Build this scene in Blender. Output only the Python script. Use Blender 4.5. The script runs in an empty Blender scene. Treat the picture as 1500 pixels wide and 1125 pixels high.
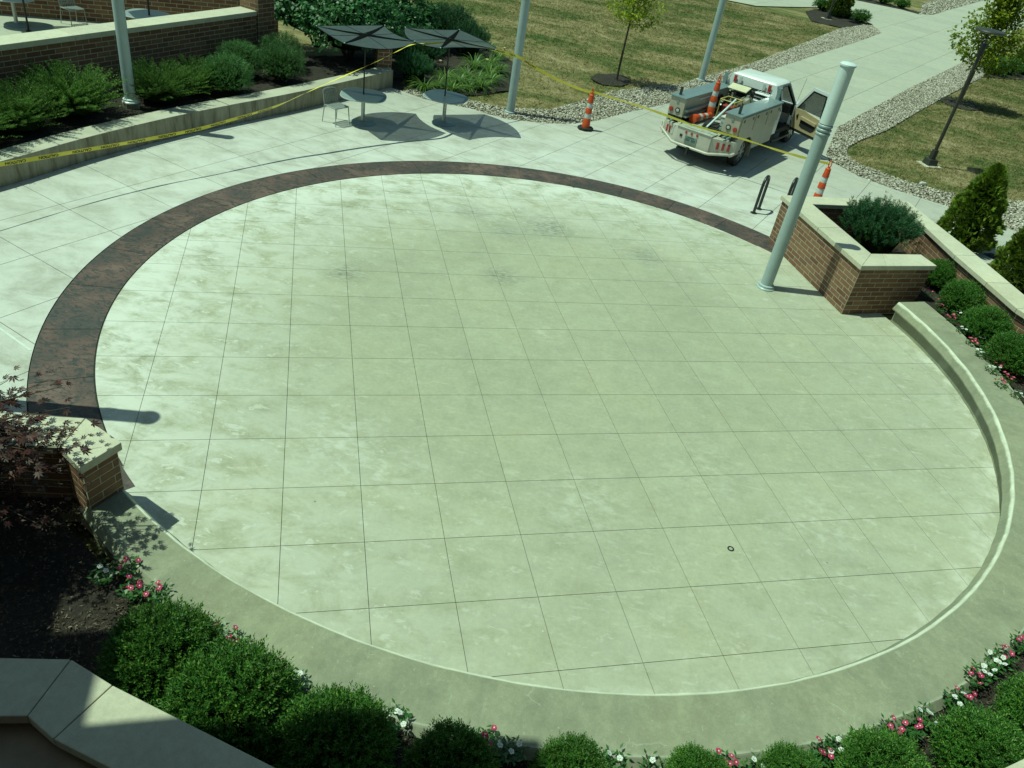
import bpy, bmesh, math, random
import numpy as np
from mathutils import Vector, Matrix, Euler
from mathutils.geometry import tessellate_polygon

random.seed(7)
rng = np.random.default_rng(11)
scene = bpy.context.scene
COL = scene.collection
R = math.radians
PI = math.pi

# ------------------------------------------------------------------ camera
CAM_Z, PITCH, ROLL, F_PX = 6.88, 0.60625, 0.17722, 1154.95
cam = bpy.data.cameras.new('camera')
cam.sensor_width = 36.0
cam.lens = F_PX / 1500 * 36.0
cam.clip_start, cam.clip_end = 0.05, 2000
camo = bpy.data.objects.new('camera', cam)
COL.objects.link(camo)
fw = Vector((0, math.cos(PITCH), -math.sin(PITCH)))
rt0 = Vector((1, 0, 0)); up0 = rt0.cross(fw)
rt = math.cos(ROLL) * rt0 + math.sin(ROLL) * up0
up = -math.sin(ROLL) * rt0 + math.cos(ROLL) * up0
m3 = Matrix((rt, up, -fw)).transposed()
camo.matrix_world = Matrix.Translation((0, 0, CAM_Z)) @ m3.to_4x4()
scene.camera = camo

# ------------------------------------------------------------------ light
SUN_EL, SUN_AZ = 66.0, 8.0            # elevation; heading of the light in the ground plane
world = bpy.data.worlds.new('World'); scene.world = world; world.use_nodes = True
wn = world.node_tree; wn.nodes.clear()
sky = wn.nodes.new('ShaderNodeTexSky'); sky.sky_type = 'NISHITA'; sky.sun_disc = False
sky.sun_elevation = R(SUN_EL); sky.sun_rotation = R(270 - SUN_AZ); sky.air_density = 1.0; sky.dust_density = 1.0
bgn = wn.nodes.new('ShaderNodeBackground'); bgn.inputs['Strength'].default_value = 0.09
won = wn.nodes.new('ShaderNodeOutputWorld')
wn.links.new(sky.outputs[0], bgn.inputs[0]); wn.links.new(bgn.outputs[0], won.inputs[0])
sun = bpy.data.lights.new('sun', 'SUN'); sun.energy = 4.6; sun.angle = R(0.53); sun.color = (1.0, 0.965, 0.90)
suno = bpy.data.objects.new('sun', sun); COL.objects.link(suno)
sd = Vector((math.cos(R(SUN_EL)) * math.cos(R(SUN_AZ)), math.cos(R(SUN_EL)) * math.sin(R(SUN_AZ)), -math.sin(R(SUN_EL))))
suno.rotation_euler = sd.to_track_quat('-Z', 'Y').to_euler(); suno.location = (-8, 0, 30)
vs = scene.view_settings
vs.view_transform = 'Standard'; vs.look = 'None'; vs.gamma = 1.0; vs.use_curve_mapping = False
vs.exposure = -0.25
# the picture is taken through a green tinted window: the camera's white balance carries that cast
vs.use_white_balance = True
vs.white_balance_temperature = 6500
vs.white_balance_tint = -33

# ------------------------------------------------------------------ materials
def new_mat(name):
    m = bpy.data.materials.new(name); m.use_nodes = True
    nt = m.node_tree; nt.nodes.clear()
    out = nt.nodes.new('ShaderNodeOutputMaterial'); b = nt.nodes.new('ShaderNodeBsdfPrincipled')
    nt.links.new(b.outputs[0], out.inputs[0])
    return m, nt, b
def N(nt, t, **kw):
    n = nt.nodes.new(t)
    for k, v in kw.items():
        if k.startswith('i_'): n.inputs[int(k[2:])].default_value = v
        else: setattr(n, k, v)
    return n
def L(nt, a, b): nt.links.new(a, b)
def math_n(nt, op, a, b=None, clamp=False):
    n = nt.nodes.new('ShaderNodeMath'); n.operation = op; n.use_clamp = clamp
    for i, v in enumerate((a, b)):
        if v is None: continue
        if isinstance(v, (int, float)): n.inputs[i].default_value = v
        else: nt.links.new(v, n.inputs[i])
    return n.outputs[0]
def ramp(nt, fac, stops, interp='LINEAR'):
    n = nt.nodes.new('ShaderNodeValToRGB'); cr = n.color_ramp; cr.interpolation = interp
    while len(cr.elements) < len(stops): cr.elements.new(0.5)
    for e, (p, c) in zip(cr.elements, stops):
        e.position = p; e.color = (c, c, c, 1) if isinstance(c, (int, float)) else (*c, 1)
    nt.links.new(fac, n.inputs[0]); return n.outputs[0]
def noise(nt, vec, scale, detail=4, rough=.55, dist=0):
    n = nt.nodes.new('ShaderNodeTexNoise'); n.inputs['Scale'].default_value = scale
    n.inputs['Detail'].default_value = detail; n.inputs['Roughness'].default_value = rough; n.inputs['Distortion'].default_value = dist
    nt.links.new(vec, n.inputs['Vector']); return n.outputs['Fac']
def mixc(nt, fac, a, b, blend='MIX'):
    n = nt.nodes.new('ShaderNodeMix'); n.data_type = 'RGBA'; n.blend_type = blend
    for s, v in ((0, fac), (6, a), (7, b)):
        if isinstance(v, (int, float)): n.inputs[s].default_value = v
        elif isinstance(v, tuple): n.inputs[s].default_value = (*v, 1)
        else: nt.links.new(v, n.inputs[s])
    return n.outputs[2]
def pos(nt): return nt.nodes.new('ShaderNodeNewGeometry').outputs['Position']
def mapv(nt, v, scale=(1, 1, 1), rot=(0, 0, 0), loc=(0, 0, 0)):
    n = nt.nodes.new('ShaderNodeMapping'); n.inputs['Scale'].default_value = scale
    n.inputs['Rotation'].default_value = rot; n.inputs['Location'].default_value = loc
    nt.links.new(v, n.inputs['Vector']); return n.outputs[0]
def bump(nt, b, h, strength=.3, dist=.01):
    n = nt.nodes.new('ShaderNodeBump'); n.inputs['Strength'].default_value = strength; n.inputs['Distance'].default_value = dist
    nt.links.new(h, n.inputs['Height']); nt.links.new(n.outputs[0], b.inputs['Normal'])
def scalec(nt, col, fac):
    n = nt.nodes.new('ShaderNodeHueSaturation'); nt.links.new(fac, n.inputs['Value'])
    nt.links.new(col, n.inputs['Color']); return n.outputs[0]

def simple(name, col, rough=.5, metal=0.0, var=.08, scale=6.0, objrand=0.0, bmp=0.0, spec=None, dirt=None):
    m, nt, b = new_mat(name)
    tc = nt.nodes.new('ShaderNodeTexCoord').outputs['Object']
    f = noise(nt, tc, scale, 6, .6)
    v = ramp(nt, f, [(.25, 1 - var * 2), (.75, 1 + var)])
    c = scalec(nt, ramp(nt, f, [(0, col), (1, col)]), v)
    if objrand:
        oi = nt.nodes.new('ShaderNodeObjectInfo').outputs['Random']
        c = scalec(nt, c, ramp(nt, oi, [(0, 1 - objrand), (1, 1 + objrand)]))
    if dirt:
        f2 = noise(nt, tc, dirt[1], 8, .7)
        c = mixc(nt, ramp(nt, f2, [(.45, 0), (.7, dirt[2])]), c, dirt[0])
    L(nt, c, b.inputs['Base Color'])
    b.inputs['Roughness'].default_value = rough; b.inputs['Metallic'].default_value = metal
    if spec is not None: b.inputs['Specular IOR Level'].default_value = spec
    if bmp: bump(nt, b, noise(nt, tc, scale * 6, 5), bmp, .01)
    return m

CX, CY = 0.45, 11.75                    # centre of the round terrace
def concrete(name, base, white=None, mode='', fine=.06, smudges=(), rnd=.035, rough=.85, buff=.0):
    m, nt, b = new_mat(name)
    p = pos(nt)
    big = noise(nt, p, .55, 5, .6); mid = noise(nt, p, 3.2, 10, .74); tiny = noise(nt, p, 90, 3, .7)
    c = ramp(nt, big, [(.3, tuple(x * .92 for x in base)), (.5, base), (.72, (base[0] * 1.05, base[1] * 1.03, base[2] * .97))])
    c = scalec(nt, c, ramp(nt, mid, [(.28, .87), (.5, 1.0), (.72, 1.10)]))
    c = scalec(nt, c, ramp(nt, noise(nt, p, 17, 3, .8), [(.28, .91), (.72, 1.09)]))
    c = scalec(nt, c, ramp(nt, tiny, [(.2, 1 - fine * 1.6), (.8, 1 + fine)]))
    oi = nt.nodes.new('ShaderNodeObjectInfo').outputs['Random']
    c = scalec(nt, c, ramp(nt, oi, [(0, 1 - rnd), (1, 1 + rnd)]))
    if white:
        vm = nt.nodes.new('ShaderNodeVectorMath'); vm.operation = 'SUBTRACT'; L(nt, p, vm.inputs[0]); vm.inputs[1].default_value = (CX, CY, 0)
        ln = nt.nodes.new('ShaderNodeVectorMath'); ln.operation = 'LENGTH'; L(nt, vm.outputs[0], ln.inputs[0])
        r = ln.outputs['Value']
        dt = nt.nodes.new('ShaderNodeVectorMath'); dt.operation = 'DOT_PRODUCT'; L(nt, vm.outputs[0], dt.inputs[0]); dt.inputs[1].default_value = (-.86, .51, 0)
        if mode == 'in':
            rad = ramp(nt, math_n(nt, 'MULTIPLY', r, .1), [(.34, 0.06), (.54, .6), (.66, 1.0)])
            side = ramp(nt, math_n(nt, 'ADD', math_n(nt, 'MULTIPLY', dt.outputs['Value'], .06), .5), [(.28, .18), (.50, .55), (.72, 1.0)])
            zone = math_n(nt, 'MULTIPLY', rad, side)
            sand = noise(nt, mapv(nt, p, (1.0, 1.6, 1), (0, 0, .3)), 1.5, 11, .72, .4)
            wash = math_n(nt, 'MULTIPLY', zone, ramp(nt, sand, [(.38, .0), (.49, .65), (.57, 1.0)]))
            st = noise(nt, mapv(nt, p, (1.2, 3.6, 1), (0, 0, .35)), 2.1, 7, .70, .4)
            streak = math_n(nt, 'MULTIPLY', math_n(nt, 'ADD', zone, .16), ramp(nt, st, [(.58, 0), (.65, 1.0)]))
            f = math_n(nt, 'MAXIMUM', wash, streak)
            dab = noise(nt, mapv(nt, p, (1.0, 1.5, 1), (0, 0, -.5)), 4.2, 9, .68, .25)
            f = math_n(nt, 'MAXIMUM', f, math_n(nt, 'MULTIPLY', math_n(nt, 'POWER', zone, .6), ramp(nt, dab, [(.56, 0), (.62, .95)])))
            # bright lime fringe along the foot of the seat wall on the right
            sb = ramp(nt, math_n(nt, 'SUBTRACT', r, 6.3), [(.35, 0), (.92, .75)])
            sb = math_n(nt, 'MULTIPLY', sb, ramp(nt, noise(nt, p, 2.2, 6, .65), [(.42, 0), (.62, 1)]))
            f = math_n(nt, 'MAXIMUM', f, sb)
        else:
            rad = ramp(nt, math_n(nt, 'MULTIPLY', math_n(nt, 'SUBTRACT', r, 7.5), .1), [(.0, 1.0), (.25, .8), (.55, .25), (1, .10)])
            st = noise(nt, mapv(nt, p, (1, 1.5, 1), (0, 0, 1.1)), 1.1, 11, .72, .4)
            f = math_n(nt, 'MULTIPLY', rad, ramp(nt, st, [(.36, .05), (.52, .65), (.66, 1.0)]))
        c = mixc(nt, f, c, white)
    for (sx, sy, sr, amt) in smudges:
        vm = nt.nodes.new('ShaderNodeVectorMath'); vm.operation = 'DISTANCE'; L(nt, p, vm.inputs[0]); vm.inputs[1].default_value = (sx, sy, 0)
        d = ramp(nt, math_n(nt, 'DIVIDE', vm.outputs['Value'], sr), [(0.1, 1.0), (1.0, 0.0)])
        sn = noise(nt, mapv(nt, p, (1.0, 1.8, 1), (0, 0, .25)), 8.5, 5, .6, .2)
        c = mixc(nt, math_n(nt, 'MULTIPLY', d, ramp(nt, sn, [(.40, .08), (.66, amt)])), c, (.13, .14, .125))
    if smudges:
        c = mixc(nt, ramp(nt, noise(nt, p, .9, 8, .7, .5), [(.54, 0), (.72, .22)]), c, (.40, .37, .255))
        for (sx, sy, sr, amt) in WHITE:
            vm = nt.nodes.new('ShaderNodeVectorMath'); vm.operation = 'DISTANCE'; L(nt, p, vm.inputs[0]); vm.inputs[1].default_value = (sx, sy, 0)
            d = ramp(nt, math_n(nt, 'DIVIDE', vm.outputs['Value'], sr), [(0.1, 1.0), (1.0, 0.0)])
            sn = noise(nt, mapv(nt, p, (1.0, 1.7, 1), (0, 0, .9)), 5.0, 6, .7, .4)
            c = mixc(nt, math_n(nt, 'MULTIPLY', d, ramp(nt, sn, [(.46, 0), (.62, amt)]), True), c, white)
    # specks of pale grit and dark spots
    vo = nt.nodes.new('ShaderNodeTexVoronoi'); vo.inputs['Scale'].default_value = 1.7; L(nt, p, vo.inputs['Vector'])
    c = mixc(nt, ramp(nt, vo.outputs['Distance'], [(.010, .8), (.022, 0)]), c, (.62, .64, .58))
    vo2 = nt.nodes.new('ShaderNodeTexVoronoi'); vo2.inputs['Scale'].default_value = 1.1; L(nt, mapv(nt, p, loc=(3.3, 1.7, 0)), vo2.inputs['Vector'])
    c = mixc(nt, ramp(nt, vo2.outputs['Distance'], [(.009, .7), (.02, 0)]), c, (.08, .08, .07))
    L(nt, c, b.inputs['Base Color']); b.inputs['Roughness'].default_value = rough
    b.inputs['Specular IOR Level'].default_value = .25
    bump(nt, b, tiny, .12, .004)
    return m

WHITE = [(.45, 11.6, .40, .45), (-2.2, 7.9, .9, .5), (-1.5, 7.5, .7, .4), (-5.6, 10.5, .35, 1.2), (-5.35, 10.0, .35, 1.2), (1.2, 7.6, .9, .35), (4.4, 8.0, .8, .4), (2.9, 8.6, 1.0, .3)]
SMUDGE = [(.21, 15.98, .75, .8), (-3.3, 12.43, .55, .75), (-.55, 13.38, .5, .7), (2.29, 15.45, .55, .7), (-1.5, 16.1, .6, .55), (-.7, 15.4, .6, .5)]
M = {}
M['floor'] = concrete('terrace_concrete', (.372, .380, .282), (.64, .65, .60), 'in', smudges=SMUDGE, rnd=.032)
M['outer'] = concrete('pavement_concrete', (.405, .400, .350), (.62, .63, .60), 'out')
M['road'] = concrete('walkway_concrete', (.42, .425, .36), None)
M['seat'] = concrete('seat_concrete', (.272, .282, .205), None, fine=.10)
def seat_wear_and_highlight(m):
    nt = m.node_tree; b = [n for n in nt.nodes if n.type == 'BSDF_PRINCIPLED'][0]; lk = b.inputs['Base Color'].links[0]; c = lk.from_socket; p = pos(nt)
    vm = nt.nodes.new('ShaderNodeVectorMath'); vm.operation = 'MULTIPLY_ADD'; L(nt, p, vm.inputs[0]); vm.inputs[1].default_value = (1, 1, 0); vm.inputs[2].default_value = (-CX, -CY, 0)
    ln = nt.nodes.new('ShaderNodeVectorMath'); ln.operation = 'LENGTH'; L(nt, vm.outputs[0], ln.inputs[0])
    r = math_n(nt, 'ADD', math_n(nt, 'SUBTRACT', ln.outputs['Value'], 7.2), math_n(nt, 'MULTIPLY', math_n(nt, 'SUBTRACT', noise(nt, p, 3.0, 5, .6), .5), .03))
    sx = nt.nodes.new('ShaderNodeSeparateXYZ'); L(nt, vm.outputs[0], sx.inputs[0])
    th_ = math_n(nt, 'MULTIPLY', math_n(nt, 'ARCTAN2', sx.outputs['Y'], sx.outputs['X']), 7.5)
    cb = nt.nodes.new('ShaderNodeCombineXYZ'); L(nt, th_, cb.inputs[0]); L(nt, math_n(nt, 'MULTIPLY', ln.outputs['Value'], .55), cb.inputs[1])
    c = scalec(nt, c, ramp(nt, noise(nt, cb.outputs[0], 3.2, 8, .7, .3), [(.30, .84), (.5, 1.0), (.70, 1.15)]))
    wet = ramp(nt, noise(nt, cb.outputs[0], 9.0, 6, .7), [(.60, 0), (.72, .5)]); c = mixc(nt, wet, c, (.43, .45, .36))
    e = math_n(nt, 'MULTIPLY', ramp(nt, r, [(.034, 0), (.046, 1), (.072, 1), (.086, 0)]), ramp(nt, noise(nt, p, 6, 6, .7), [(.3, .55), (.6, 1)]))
    c = mixc(nt, e, c, (.66, .68, .57))  # sunlit highlight of the inner nosing, painted as a pale line
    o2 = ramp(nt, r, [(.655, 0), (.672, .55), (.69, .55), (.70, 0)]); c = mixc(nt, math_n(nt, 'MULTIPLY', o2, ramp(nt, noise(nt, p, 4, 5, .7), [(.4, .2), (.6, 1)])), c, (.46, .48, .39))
    vo = nt.nodes.new('ShaderNodeTexVoronoi'); vo.feature = 'DISTANCE_TO_EDGE'; vo.inputs['Scale'].default_value = 1.25
    wp = nt.nodes.new('ShaderNodeVectorMath'); wp.operation = 'MULTIPLY_ADD'; L(nt, p, wp.inputs[0]); wp.inputs[1].default_value = (1, 1, 1)
    nz = nt.nodes.new('ShaderNodeTexNoise'); nz.inputs['Scale'].default_value = 6; nz.inputs['Detail'].default_value = 6; L(nt, p, nz.inputs['Vector'])
    sc = nt.nodes.new('ShaderNodeVectorMath'); sc.operation = 'SCALE'; sc.inputs['Scale'].default_value = .20; L(nt, nz.outputs['Color'], sc.inputs[0]); L(nt, sc.outputs[0], wp.inputs[2])
    L(nt, wp.outputs[0], vo.inputs['Vector'])
    cr = math_n(nt, 'MULTIPLY', ramp(nt, vo.outputs['Distance'], [(.002, 1), (.009, 0)]), ramp(nt, noise(nt, p, 2.3, 5, .7), [(.52, 0), (.62, .45)]))
    c = mixc(nt, cr, c, (.48, .52, .42))
    sp = ramp(nt, noise(nt, p, 34, 3, .6), [(.66, 0), (.73, .7)]); c = mixc(nt, math_n(nt, 'MULTIPLY', sp, ramp(nt, noise(nt, p, 1.8, 4, .6), [(.42, 0), (.62, 1)])), c, (.50, .53, .44))
    L(nt, c, b.inputs['Base Color'])
seat_wear_and_highlight(M['seat'])
M['coping'] = concrete('coping_stone', (.55, .53, .42), None, fine=.09, rnd=.07)
M['groove'] = simple('joint_dirt', (.085, .085, .07), .95)

def m_retain():
    m, nt, b = new_mat('stained_retaining_concrete'); p = pos(nt)
    f = noise(nt, mapv(nt, p, (2.2, 2.2, .35)), 3.0, 7, .7)
    c = ramp(nt, f, [(.3, (.12, .105, .07)), (.5, (.27, .255, .19)), (.7, (.36, .35, .28))])
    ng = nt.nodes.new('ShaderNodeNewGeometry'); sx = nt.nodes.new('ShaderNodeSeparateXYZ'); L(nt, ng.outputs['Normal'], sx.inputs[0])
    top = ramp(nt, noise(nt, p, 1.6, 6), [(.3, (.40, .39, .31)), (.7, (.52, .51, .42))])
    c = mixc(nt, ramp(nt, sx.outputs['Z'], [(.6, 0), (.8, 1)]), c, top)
    L(nt, c, b.inputs['Base Color']); b.inputs['Roughness'].default_value = .9; bump(nt, b, noise(nt, p, 40, 4), .25, .006)
    return m
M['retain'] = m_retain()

def m_stamp():
    m, nt, b = new_mat('stamped_red_concrete'); p = pos(nt)
    a = noise(nt, p, 1.3, 6, .6, .4); f = noise(nt, mapv(nt, p, (1, 1.7, 1), (0, 0, .5)), 5.5, 8, .72, 1.3)
    c = ramp(nt, a, [(.34, (.056, .052, .049)), (.5, (.102, .066, .058)), (.64, (.160, .104, .088))])
    c = mixc(nt, ramp(nt, f, [(.48, 0), (.57, .9)]), c, (.030, .038, .037))
    c = mixc(nt, ramp(nt, noise(nt, p, 14, 6, .7), [(.58, 0), (.74, .35)]), c, (.26, .22, .18))
    oi = nt.nodes.new('ShaderNodeObjectInfo').outputs['Random']
    c = scalec(nt, c, ramp(nt, oi, [(0, .88), (1, 1.12)]))
    L(nt, c, b.inputs['Base Color']); b.inputs['Roughness'].default_value = .62
    bump(nt, b, f, .6, .02)
    return m
M['stamp'] = m_stamp()

def m_brick():
    m, nt, b = new_mat('brown_brick')
    oi = nt.nodes.new('ShaderNodeObjectInfo').outputs['Random']; p = pos(nt)
    c = ramp(nt, oi, [(0, (.135, .068, .040)), (.4, (.200, .108, .062)), (.75, (.230, .140, .082)), (1, (.165, .090, .060))])
    c = scalec(nt, c, ramp(nt, noise(nt, p, 9, 6, .65), [(.25, .78), (.75, 1.2)]))
    c = scalec(nt, c, ramp(nt, noise(nt, p, 120, 3, .7), [(.2, .85), (.8, 1.12)]))
    L(nt, c, b.inputs['Base Color']); b.inputs['Roughness'].default_value = .88; bump(nt, b, noise(nt, p, 70, 4), .3, .005)
    return m
M['brick'] = m_brick()
M['mortar'] = simple('pale_mortar', (.50, .46, .34), .95, var=.12, scale=9)

def m_mulch(name='dark_mulch'):
    m, nt, b = new_mat(name); p = pos(nt)
    f = noise(nt, p, 22, 7, .75, .8); g_ = noise(nt, p, 1.7, 4)
    c = ramp(nt, f, [(.3, (.010, .008, .006)), (.5, (.030, .024, .018)), (.66, (.060, .048, .036)), (.8, (.11, .09, .07))])
    c = scalec(nt, c, ramp(nt, g_, [(.3, .75), (.7, 1.2)]))
    L(nt, c, b.inputs['Base Color']); b.inputs['Roughness'].default_value = .95; bump(nt, b, f, 1.0, .03)
    return m
M['mulch'] = m_mulch()
def island_mat(name, stops, rough=.6, trans=.0, spec=.3, pvar=None, objr=True):
    m, nt, b = new_mat(name)
    objr = objr and ('leaf' in name or 'needle' in name or 'spray' in name) and 'maple' not in name
    ri = nt.nodes.new('ShaderNodeNewGeometry').outputs['Random Per Island']
    c = ramp(nt, ri, stops)
    if objr:
        oi = nt.nodes.new('ShaderNodeObjectInfo').outputs['Random']; c = scalec(nt, c, ramp(nt, oi, [(0, .80), (1, 1.22)]))
        c = mixc(nt, math_n(nt, 'MULTIPLY', ramp(nt, noise(nt, pos(nt), 4.5, 4, .6), [(.56, 0), (.76, 1)]), .35), c, (.16, .21, .035))
    if pvar:
        c = scalec(nt, c, ramp(nt, noise(nt, pos(nt), pvar, 3), [(.3, .72), (.7, 1.25)]))
    L(nt, c, b.inputs['Base Color']); b.inputs['Roughness'].default_value = rough
    b.inputs['Specular IOR Level'].default_value = spec
    if trans:
        out = [n for n in nt.nodes if n.type == 'OUTPUT_MATERIAL'][0]
        tr = nt.nodes.new('ShaderNodeBsdfTranslucent'); L(nt, c, tr.inputs['Color'])
        mx = nt.nodes.new('ShaderNodeMixShader'); mx.inputs[0].default_value = trans
        L(nt, b.outputs[0], mx.inputs[1]); L(nt, tr.outputs[0], mx.inputs[2]); L(nt, mx.outputs[0], out.inputs[0])
    return m
M['box_leaf'] = island_mat('boxwood_leaf', [(0, (.042, .115, .018)), (.5, (.085, .195, .034)), (.85, (.145, .275, .050)), (1, (.22, .34, .07))], .45, .3, .35, 2.5)
M['yew_leaf'] = island_mat('yew_needle', [(0, (.055, .125, .026)), (.55, (.13, .235, .050)), (.9, (.21, .32, .08)), (1, (.30, .40, .14))], .5, .4, .3, 2.5)
M['globe_leaf'] = island_mat('globe_shrub_leaf', [(0, (.04, .11, .03)), (.6, (.085, .185, .045)), (1, (.16, .27, .09))], .5, .2, .4, 3)
M['pine_leaf'] = island_mat('pine_needle', [(0, (.024, .075, .030)), (.6, (.050, .135, .050)), (1, (.10, .20, .08))], .5, .12, .3, 3)
M['arb_leaf'] = island_mat('arborvitae_spray', [(0, (.06, .115, .016)), (.5, (.135, .21, .026)), (.85, (.22, .275, .036)), (1, (.31, .32, .05))], .6, .2, .25, 3)
M['lily_leaf'] = island_mat('daylily_blade', [(0, (.06, .14, .025)), (.6, (.14, .24, .045)), (1, (.26, .34, .09))], .45, .3, .4)
M['vib_leaf'] = island_mat('viburnum_leaf', [(0, (.022, .075, .022)), (.6, (.040, .115, .03)), (1, (.085, .19, .05))], .45, .25, .4, 1.5)
M['tree_leaf'] = island_mat('young_tree_leaf', [(0, (.16, .24, .02)), (.6, (.29, .37, .03)), (1, (.45, .47, .05))], .5, .45, .3)
M['maple_leaf'] = island_mat('purple_maple_leaf', [(0, (.020, .010, .010)), (.6, (.045, .018, .016)), (1, (.10, .030, .022))], .5, .25, .3)
M['vinca_leaf'] = island_mat('vinca_leaf', [(0, (.025, .085, .015)), (1, (.07, .16, .03))], .35, .2, .5)
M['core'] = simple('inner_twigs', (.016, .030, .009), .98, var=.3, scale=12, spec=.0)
M['bark'] = simple('grey_brown_bark', (.085, .065, .048), .9, var=.2, scale=14, bmp=.4)
M['petal'] = island_mat('pink_petal', [(0, (.42, .018, .10)), (1, (.60, .05, .18))], .5, .25, .3)
M['petal_w'] = island_mat('white_petal', [(0, (.74, .76, .74)), (1, (.85, .86, .84))], .5, .2, .3)
M['chip'] = island_mat('mulch_chip', [(0, (.02, .015, .01)), (.6, (.07, .052, .036)), (.92, (.15, .12, .085)), (1, (.26, .22, .16))], .9)
M['stone'] = island_mat('river_stone', [(0, (.15, .135, .105)), (.3, (.29, .26, .20)), (.6, (.41, .375, .30)), (.85, (.52, .485, .41)), (1, (.66, .64, .59))], .75, spec=.3)
def m_grass(name, blade):
    m, nt, b = new_mat(name); p = pos(nt)
    a = noise(nt, mapv(nt, p, (.8, 1.5, 0), (0, 0, .5)), .30, 6, .62, .8)
    f = noise(nt, mapv(nt, p, (1, 2.6, 0), (0, 0, .9)), 1.6, 6, .7, .5)
    t = math_n(nt, 'ADD', math_n(nt, 'MULTIPLY', a, .62), math_n(nt, 'MULTIPLY', f, .42))
    k = 1.0
    c = ramp(nt, t, [(.38, (.070, .116, .034)), (.48, (.138, .150, .055)), (.56, (.250, .215, .104)), (.67, (.39, .335, .20))])
    if blade:
        ri = nt.nodes.new('ShaderNodeNewGeometry').outputs['Random Per Island']
        c = scalec(nt, c, ramp(nt, ri, [(0, .55), (.6, 1.05), (1, 1.55)]))
    else:
        c = scalec(nt, c, ramp(nt, noise(nt, p, 26, 4, .7), [(.25, .55), (.75, 1.2)]))
        bump(nt, b, noise(nt, p, 30, 4), .6, .03)
    L(nt, c, b.inputs['Base Color']); b.inputs['Roughness'].default_value = .9; b.inputs['Specular IOR Level'].default_value = .1
    return m
M['lawn'] = m_grass('dry_lawn', False); M['blade'] = m_grass('grass_blade', True)
M['gravel'] = simple('gravel_bed', (.13, .12, .095), .95, var=.3, scale=20, bmp=.8)
M['pole'] = simple('pale_blue_grey_paint', (.38, .46, .47), .42, var=.04, scale=3, dirt=((.25, .28, .27), 5, .25))
M['pole_top'] = simple('pale_lens_paint', (.66, .75, .76), .35, var=.03, scale=3)
M['steel'] = simple('brushed_steel', (.42, .43, .42), .35, .85, var=.1, scale=8)
M['dsteel'] = simple('dark_steel', (.055, .06, .06), .35, .6, var=.15, scale=8)
M['black'] = simple('black_metal', (.012, .013, .013), .45, var=.1)
M['rubber'] = simple('black_rubber', (.018, .018, .018), .8, var=.15, scale=9)
M['bronze'] = simple('dark_bronze_paint', (.040, .040, .034), .45, var=.1)
M['fabric'] = simple('charcoal_canopy_fabric', (.050, .070, .075), .8, var=.06, scale=30)
M['strap'] = simple('black_webbing', (.004, .005, .005), .95, spec=.05)
M['table'] = simple('grey_powder_coat', (.27, .33, .34), .4, var=.04)
M['table_rim'] = simple('pale_grey_rim', (.45, .49, .48), .4)
M['chairm'] = simple('silver_mesh', (.36, .40, .39), .4, .3)
M['orange'] = simple('orange_plastic', (.56, .075, .014), .5, var=.12, scale=10, dirt=((.25, .08, .03), 12, .5))
M['reflect'] = simple('reflective_white_band', (.55, .57, .56), .4, var=.1, scale=18, dirt=((.25, .25, .24), 14, .4))
M['white'] = simple('worn_white_paint', (.53, .52, .45), .35, var=.05, scale=3, dirt=((.30, .27, .21), 3.5, .45))
M['whitec'] = simple('white_cab_paint', (.74, .77, .77), .25, var=.02)
M['cream'] = simple('dusty_white_panel', (.42, .40, .33), .4, var=.06, scale=3, dirt=((.28, .25, .19), 5, .4))
M['galv'] = simple('galvanised_lid', (.25, .32, .33), .38, .35, var=.1, scale=5)
M['deck'] = simple('worn_steel_deck', (.47, .50, .43), .55, .1, var=.15, scale=7, dirt=((.22, .22, .18), 6, .6))
M['tan'] = simple('tan_door_trim', (.42, .35, .21), .6, var=.05)
M['darkint'] = simple('dark_interior', (.018, .02, .019), .7)
M['red'] = simple('red_lens', (.34, .035, .03), .25)
M['clear'] = simple('clear_lens', (.55, .58, .56), .2)
M['plate'] = simple('green_grey_plate', (.17, .23, .20), .5)
M['plate_mark'] = simple('plate_print', (.05, .09, .08), .5)
M['tyre'] = simple('tyre_rubber', (.022, .022, .021), .85, var=.2, scale=8, dirt=((.08, .075, .065), 5, .5))
M['rim'] = simple('alloy_rim', (.38, .38, .36), .35, .7)
M['tape'] = simple('yellow_caution_tape', (.86, .76, .10), .4, var=.05)
M['tape_print'] = simple('black_tape_print', (.015, .015, .012), .5)
M['yellow'] = simple('faded_yellow_paint', (.50, .44, .12), .5)
M['whitep'] = simple('white_plastic', (.62, .64, .58), .45)
M['board'] = simple('pale_board', (.60, .58, .40), .6)
M['redm'] = simple('red_machine_paint', (.25, .045, .03), .5)
M['tile_w'] = simple('white_sealant', (.66, .70, .66), .6)
M['tank'] = simple('olive_tank', (.20, .20, .15), .5)
M['louver'] = simple('polished_louver', (.70, .72, .74), .2, .8)
M['asphalt'] = simple('dull_lower_paving', (.26, .215, .16), .95, var=.12, scale=5, bmp=.3)
def m_glass():
    m, nt, b = new_mat('tinted_car_glass')
    b.inputs['Base Color'].default_value = (.03, .04, .04, 1); b.inputs['Roughness'].default_value = .06
    b.inputs['Alpha'].default_value = .62
    return m
M['glass'] = m_glass()

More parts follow.
